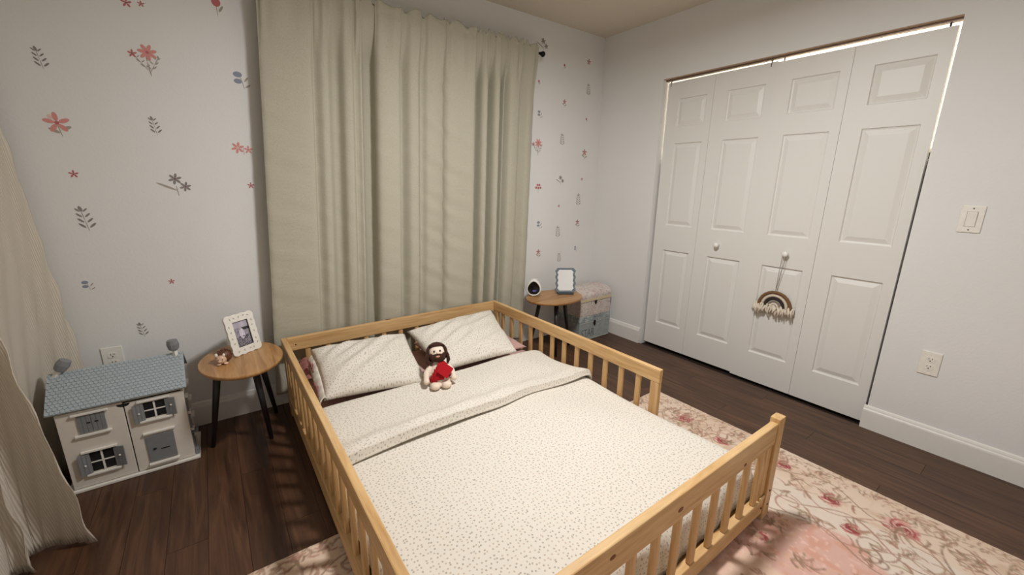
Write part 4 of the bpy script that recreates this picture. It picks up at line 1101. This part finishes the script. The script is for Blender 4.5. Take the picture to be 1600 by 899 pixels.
# ------------------------------------------------------------------ wall plates
platem = simple('wall_plate_plastic', (236, 232, 222), .35); slotm = simple('outlet_slot', (40, 36, 32), .6)
def plate(name, label, cat, c, nrm, kind):
    c = Vector(c); n = Vector(nrm); side = Vector((0, 0, 1)).cross(n); Mx = Matrix((side, Vector((0, 0, 1)), n)).transposed().to_4x4(); Mx.translation = c
    r = thing(name, label, cat, c, 'wall outlets' if kind == 'outlet' else None)
    put('cover_plate', MB().obox(Mx, (-.0385, -.0615, .0003), (.0385, .0615, .006)), platem, r, bevel=.0025)
    if kind == 'switch':
        put('rocker', MB().obox(Mx, (-.0165, -.0335, .006), (.0165, .0335, .0075)).add([Mx @ Vector(p) for p in ((-.0155, -.032, .0075), (.0155, -.032, .0075), (.0155, .032, .0075), (-.0155, .032, .0075), (-.0155, -.032, .0115), (.0155, -.032, .0115))], [(4, 5, 2, 3), (0, 1, 5, 4), (0, 4, 3), (1, 2, 5)]) and None or MB().obox(Mx @ Matrix.Rotation(.06, 4, 'X'), (-.0165, -.0335, .004), (.0165, .0335, .0095)), platem, r, bevel=.001)
        put('rocker_gap', ring_prism([(-.0182, -.0352), (.0182, -.0352), (.0182, .0352), (-.0182, .0352)], [(-.0168, -.0338), (.0168, -.0338), (.0168, .0338), (-.0168, .0338)], .006, .0062, Mx), simple('gap_shadow_grey', (150, 146, 138), .6), r)
        zs = (-.049, .049)
    else:
        for s in (-1, 1):
            Mo = Mx @ Matrix.Translation((0, s*.0195, 0))
            f = put('receptacle', MB().prism([(.0172*max(-1, min(1, 1.25*math.cos(a))), .0145*math.sin(a)) for a in np.linspace(0, 2*math.pi, 24, endpoint=False)], .006, .0078, lambda a, b, h: Mo @ Vector((a, b, h))), platem, r)
            put('slot', MB().obox(Mo, (-.0075, .001, .0078), (-.0050, .009, .0082)), slotm, f); put('slot', MB().obox(Mo, (.0050, .002, .0078), (.0075, .009, .0082)), slotm, f)
            put('slot', MB().prism([(.0028*math.cos(a), -.006+.003*math.sin(a)) for a in np.linspace(0, 2*math.pi, 10, endpoint=False)], .0078, .0082, lambda a, b, h: Mo @ Vector((a, b, h))), slotm, f)
        zs = (0,)
    for z_ in zs: put('screw', MB().lathe([(.003, .006), (.003, .0068), (0, .007)], Mx @ Matrix.Translation((0, z_, 0)), 10), slotm if kind == 'switch' else platem, r)
plate('light_switch', 'white rocker light switch on the wall right of the closet', 'switch', (0, -2.342, 1.188), (-1, 0, 0), 'switch')
plate('wall_outlet', 'white outlet low on the wall right of the closet', 'outlet', (0, -2.339, .462), (-1, 0, 0), 'outlet')
plate('wall_outlet', 'white outlet partly hidden behind the dollhouse roof', 'outlet', (-3.337, 0, .462), (0, -1, 0), 'outlet')

# ------------------------------------------------------------------ macrame rainbow on the door knob
rb = thing('rainbow_hanging', 'macrame rainbow with cream fringe hanging from the closet knob', 'wall hanging', (.02, -1.59, .50))
RXF = .016
cordm = [fabric('cord_'+k, c, 200, .5).m for k, c in (('brown', (120, 88, 58)), ('cream', (214, 200, 180)), ('charcoal', (52, 46, 44)), ('grey', (140, 130, 118)), ('ivory', (222, 210, 192)))]
cyr, czr = -1.583, .570
for k, (rad, rt_) in enumerate(((.092, .0105), (.072, .0095), (.0535, .0095), (.0355, .0085), (.0195, .0075))):
    pts = []; N = 48
    for i in range(N+1):
        a = math.pi*i/N; pts.append((RXF+.004, cyr+rad*math.cos(a), czr+rad*math.sin(a)))
    rr_ = [rt_*(1+.07*math.sin(i*1.6)) for i in range(N+1)]
    put('cord_arch', MB().tube(pts, rr_, 10), cordm[k], rb, smooth=True)
mb = MB(); R8 = random.Random(8)
for i in range(130):
    y_ = cyr+R8.uniform(-.125, .125); top = Vector((RXF+R8.uniform(-.012, .014), y_*.9+cyr*.1, czr+R8.uniform(-.012, .014)))
    sw = R8.uniform(-.02, .02); mb.tube([top, top+Vector((-R8.uniform(.0, .012), sw*.5, -.022)), top+Vector((-R8.uniform(0, .006), sw, -R8.uniform(.035, .06)))], [.0042, .0050, .0036], 5)
o = put('fringe', mb, cordm[4], rb, smooth=True); o['kind'] = 'stuff'
strm = simple('hanging_string', (122, 108, 92), .9)
for s in (-1, 1):
    put('string', MB().tube([(.014, -1.597+s*.012, .915), (.012, -1.588+s*.006, .80), (.016, cyr+.004, .67)], .0016, 6), strm, rb)
put('string_loop', MB().tube([(.0145, -1.597+.0125*math.cos(a), .915+.0125*math.sin(a)) for a in np.linspace(0, math.pi, 12)], .0016, 6), strm, rb)

# ------------------------------------------------------------------ ceiling lamp (above the frame)
cl = thing('ceiling_lamp', 'flush round ceiling lamp above the bed', 'lamp', (LAMP[0], LAMP[1], H))
put('mount', MB().lathe([(.16, H-.001), (.16, H-.02), (.14, H-.035)], Matrix.Translation((LAMP[0], LAMP[1], 0)), 32), simple('lamp_mount', (225, 222, 215), .4), cl)
gl = NM('lamp_diffuser', (.9, .88, .84, 1), .5); gl.b.inputs['Emission Color'].default_value = (1, .93, .82, 1); gl.b.inputs['Emission Strength'].default_value = 3
put('diffuser', MB().lathe([(.14, H-.036), (.138, H-.055), (.12, H-.075), (.0, H-.085)], Matrix.Translation((LAMP[0], LAMP[1], 0)), 32), gl.m, cl, smooth=True)
